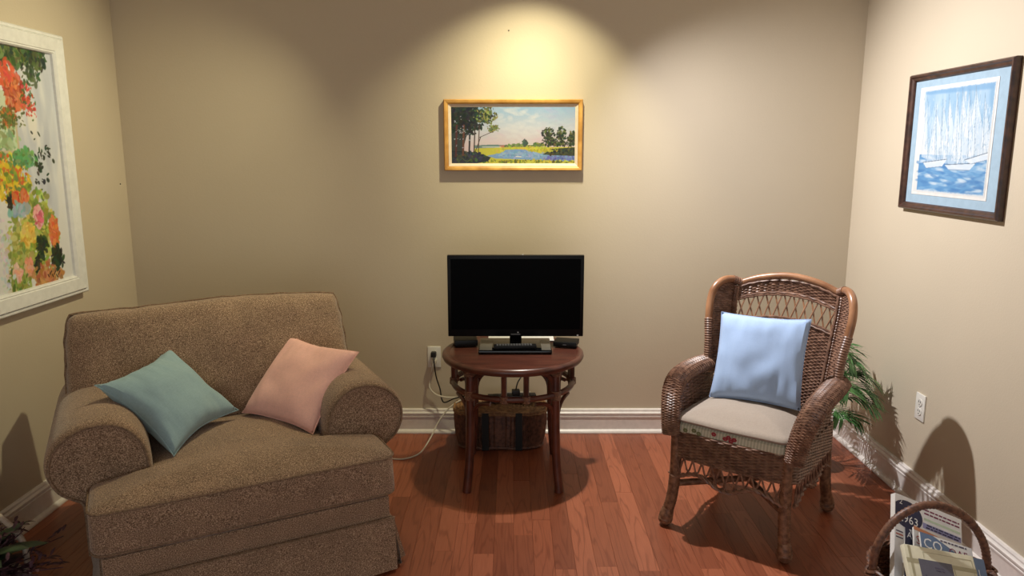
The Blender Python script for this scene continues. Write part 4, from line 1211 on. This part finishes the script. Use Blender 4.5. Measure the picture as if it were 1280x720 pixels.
def rect(parent, name, mat, x0, x1, y0, y1, z=.0006):
    return MB().box(x0, x1, y0, y1, z - .0005, z).build(name, mat, parent, smooth=False)
def print_lines(parent, mat, x0, x1, ys, h, seed):
    r = random.Random(seed); m = MB()          # small print, too fine to read in the photograph
    for y in ys:
        x = x0 + r.uniform(0, .008)
        while x < x1 - .006:
            L = min(r.uniform(.007, .02), x1 - x); m.box(x, x + L, y, y + h, .0012, .0016); x += L + .0035
    return m.build('small_print', mat, parent, smooth=False, kind='stuff')
# thick newsletter at the back
t, w = leaned('newsletter', mp3(1119, 616, 2.270), mp3(1201, 650, 2.280), math.radians(38), 'thick white newsletter with a navy oval reading 2963', 'magazine')
MB().box(0, w, -.272, 0, -.020, -.001).build('page_block', 'page', t, smooth=False)
rect(t, 'cover', 'white_print', -.001, w + .001, -.273, .001)
ov = MB().poly([(.046 + .058 * math.cos(q * PI / 14), -.058 + .046 * math.sin(q * PI / 14), .0012) for q in range(28)]); ov.v = [Vector((max(v.x, 0.001), min(v.y, 0), v.z)) for v in ov.v]
ov.build('navy_oval', 'navy', t, smooth=False, label='navy oval badge')
text_mesh('2963', .038, 'white_print', t, .012, -.086, .0018)
text_mesh('2', .026, 'white_print', t, .014, -.030, .0018)
print_lines(t, 'maroon', .11, w - .008, (-.020, -.032), .005, 1)
rect(t, 'green_line', 'green_bar', .11, w - .005, -.052, -.045, .0012)
rect(t, 'lilac_band', 'lilac', .105, w - .003, -.080, -.062, .0012)
print_lines(t, 'navy', .112, w - .006, (-.069, -.0775), .0045, 2)
print_lines(t, 'ink', .15, w - .006, (-.100, -.112), .005, 3)
rect(t, 'arrow_block', 'lilac', .11, .14, -.112, -.100, .0012)
for k in range(3): rect(t, 'side_rule', 'brick_red' if k == 1 else 'ink', .004, .03, -.125 - k * .01, -.121 - k * .01, .0012)
# navy magazine
t, w = leaned('magazine', mp3(1132, 643, 2.235), mp3(1202, 681, 2.245), math.radians(40), 'navy magazine with large white lettering in the basket', 'magazine')
MB().box(0, w, -.25, 0, -.009, -.001).build('page_block', 'page', t, smooth=False)
rect(t, 'cover', 'navy', -.001, w + .001, -.251, .001)
text_mesh('koo', .045, 'white_print', t, .085, -.052, .0012)
text_mesh('A', .03, 'white_print', t, .006, -.075, .0012)
# slim magazine with a peach edge
t, w = leaned('magazine', mp3(1142, 657, 2.205), mp3(1212, 690, 2.215), math.radians(42), 'white magazine with a curved peach top edge', 'magazine')
MB().box(0, w, -.24, -.004, -.006, -.001).build('page_block', 'page', t, smooth=False)
rect(t, 'cover', 'white_print', -.001, w + .001, -.241, -.004)
rect(t, 'peach_edge', 'peach', -.001, w + .001, -.012, .0, .0012)
text_mesh('S', .040, 'brick_red', t, .006, -.056, .0014)
# slate-blue magazine
t, w = leaned('magazine', mp3(1150, 665, 2.170), mp3(1214, 686, 2.180), math.radians(44), 'slate blue magazine titled in large white and maroon capitals', 'magazine')
MB().box(0, w, -.24, 0, -.007, -.001).build('page_block', 'page', t, smooth=False)
rect(t, 'cover', 'slate', -.001, w + .001, -.241, .001)
tri = MB().poly([(.045, .0005, .0011), (w, .0005, .0011), (w, -.05, .0011), (.15, -.042, .0011)]); tri.build('white_corner', 'white_print', t, smooth=False)
text_mesh('CO', .046, 'white_print', t, .006, -.046, .0016)
text_mesh('OAF', .036, 'maroon', t, .098, -.046, .0016)
print_lines(t, 'ink', .07, w - .02, (-.010,), .005, 4)
# blue booklet at the side
t, w = leaned('booklet', mp3(1215, 697, 2.130), mp3(1229, 700, 2.140), math.radians(40), 'small blue booklet tucked in beside the cream folder', 'booklet')
MB().box(0, w, -.17, 0, -.006, -.001).build('page_block', 'page', t, smooth=False)
rect(t, 'cover', 'slate', -.001, w + .001, -.171, .001)
text_mesh('L', .03, 'white_print', t, .012, -.055, .0012)
# cream folder in front
t, w = leaned('folder', mp3(1129, 679, 2.110), mp3(1216, 695, 2.120), math.radians(47), 'cream folder with a dark grey panel leaning in the basket', 'folder')
MB().box(0, w, -.205, 0, -.020, 0).build('board', 'cream', t, bevel=.004)
rect(t, 'spine_band', 'cream_dark', .012, .020, -.203, -.003, .0007)
rect(t, 'cross_band', 'cream_dark', .001, w - .001, -.055, -.042, .0006)
rect(t, 'grey_panel', 'grey_panel', .040, .150, -.19, -.040, .0010)
for (a0, a1, b0, b1) in ((.06, w - .01, -.0165, -.0155), (.06, .061, -.035, -.016), (w - .011, w - .010, -.2, -.016), (.155, .157, -.19, -.05)):
    rect(t, 'rule_line', 'cream_dark', a0, a1, b0, b1, .0008)
text_mesh('L', .02, 'navy', t, .052, -.10, .0014); print_lines(t, 'ink', .085, .12, (-.062, -.070), .003, 5)

# ================================================================== FLOWER BASKET by the left wall
fx, fy = -1.685, 2.07
fb = thing('flower_basket', (fx, fy, 0), 0, 'pale willow basket of dark dried flowers by the left wall', 'basket')
def FS(u, v):
    t = 2 * PI * u; r = .13 + .03 * v; return Vector((r * 1.05 * math.cos(t), r * math.sin(t), .006 + .16 * v))
weave(MB(), FS, 18, 84, 36, .005, .0045, closed=True, seed=51).build('basket_body', 'willow', fb)
MB().lathe([(.001, .002), (.13, .002), (.13, .012), (.001, .012)], 28).build('basket_base', 'willow', fb)
MB().lathe([(.001, .14), (.14, .14), (.135, .16), (.09, .20), (.001, .225)], 24).build('filling', 'soil', fb)
MB().tube([FS(i / 60, 1) + Vector((0, 0, .004 * math.sin(i))) for i in range(60)], .010, 6, closed=True).build('rim', 'willow', fb)
for dy, top, lean_ in ((.09, .385, .0), (-.09, .37, -.02)):
    P = cr([(-.15, dy * .8, .16), (-.14, dy + lean_, .29), (-.07, dy * 1.05 + lean_, top - .015), (.0, dy * 1.1 + lean_, top), (.07, dy * 1.05 + lean_, top - .02), (.135, dy + lean_, .28), (.15, dy * .8, .16)], 8)
    MB().tube(P, .0095, 8).build('handle', 'willow', fb)
rnd = random.Random(4)
for az, el, L in ((-.15, .75, .30), (.25, .62, .27), (-.5, .7, .28), (.6, .9, .26)):
    d = Vector((math.cos(az) * math.cos(el), math.sin(az) * math.cos(el), math.sin(el))); up = Vector((0, 0, 1)); up = (up - d * up.dot(d)).normalized()
    m = MB(); leaflet(m, Vector((d.x * .03, d.y * .03, .235)), d, up, L, .036); m.build('leaf', 'leaf_dark', fb)
for i in range(26):
    az = 2 * PI * i / 26 + rnd.uniform(-.2, .2); L = rnd.uniform(.17, .25); el = rnd.uniform(.45, 1.1)
    d = Vector((math.cos(az) * math.cos(el), math.sin(az) * math.cos(el), math.sin(el))); up = Vector((0, 0, 1)); up = (up - d * up.dot(d)).normalized()
    m = MB(); leaflet(m, Vector((0, 0, .20)) + Vector((d.x, d.y, 0)) * .05, d, up, L, rnd.uniform(.020, .034)); m.build('leaf', 'leaf_dark' if i % 3 else 'plum', fb)
for i in range(60):
    az = rnd.uniform(0, 2 * PI); el = rnd.uniform(.2, 1.1); L = rnd.uniform(.16, .26)
    d = Vector((math.cos(az) * math.cos(el), math.sin(az) * math.cos(el), math.sin(el)))
    m = MB(); p0 = Vector((0, 0, .19)) + Vector((d.x, d.y, 0)) * .04
    m.tube([p0, p0 + d * L * .5, p0 + d * L + Vector((0, 0, -.02))], .0018, 4)
    for k in range(9):
        q = p0 + d * L * (.45 + .55 * k / 8); e = Vector((rnd.uniform(-1, 1), rnd.uniform(-1, 1), rnd.uniform(-.3, 1))).normalized()
        leaflet(m, q, (d * .6 + e).normalized(), Vector((0, 0, 1)), .036, .0055)
    m.build('dried_sprig', 'plum', fb)
for i in range(5):
    az = rnd.uniform(0, 2 * PI); c = Vector((math.cos(az) * .07, math.sin(az) * .07, rnd.uniform(.24, .29))); m = MB()
    for k in range(10):
        a = 2 * PI * k / 10; d = Vector((math.cos(a), math.sin(a), .6 + .5 * (k % 2))).normalized(); leaflet(m, c, d, Vector((0, 0, 1)), .04, .011)
    m.tube([c, c - Vector((0, 0, .09))], .003, 5)
    m.build('silk_bloom', 'mauve', fb)
bpy.context.view_layer.update()
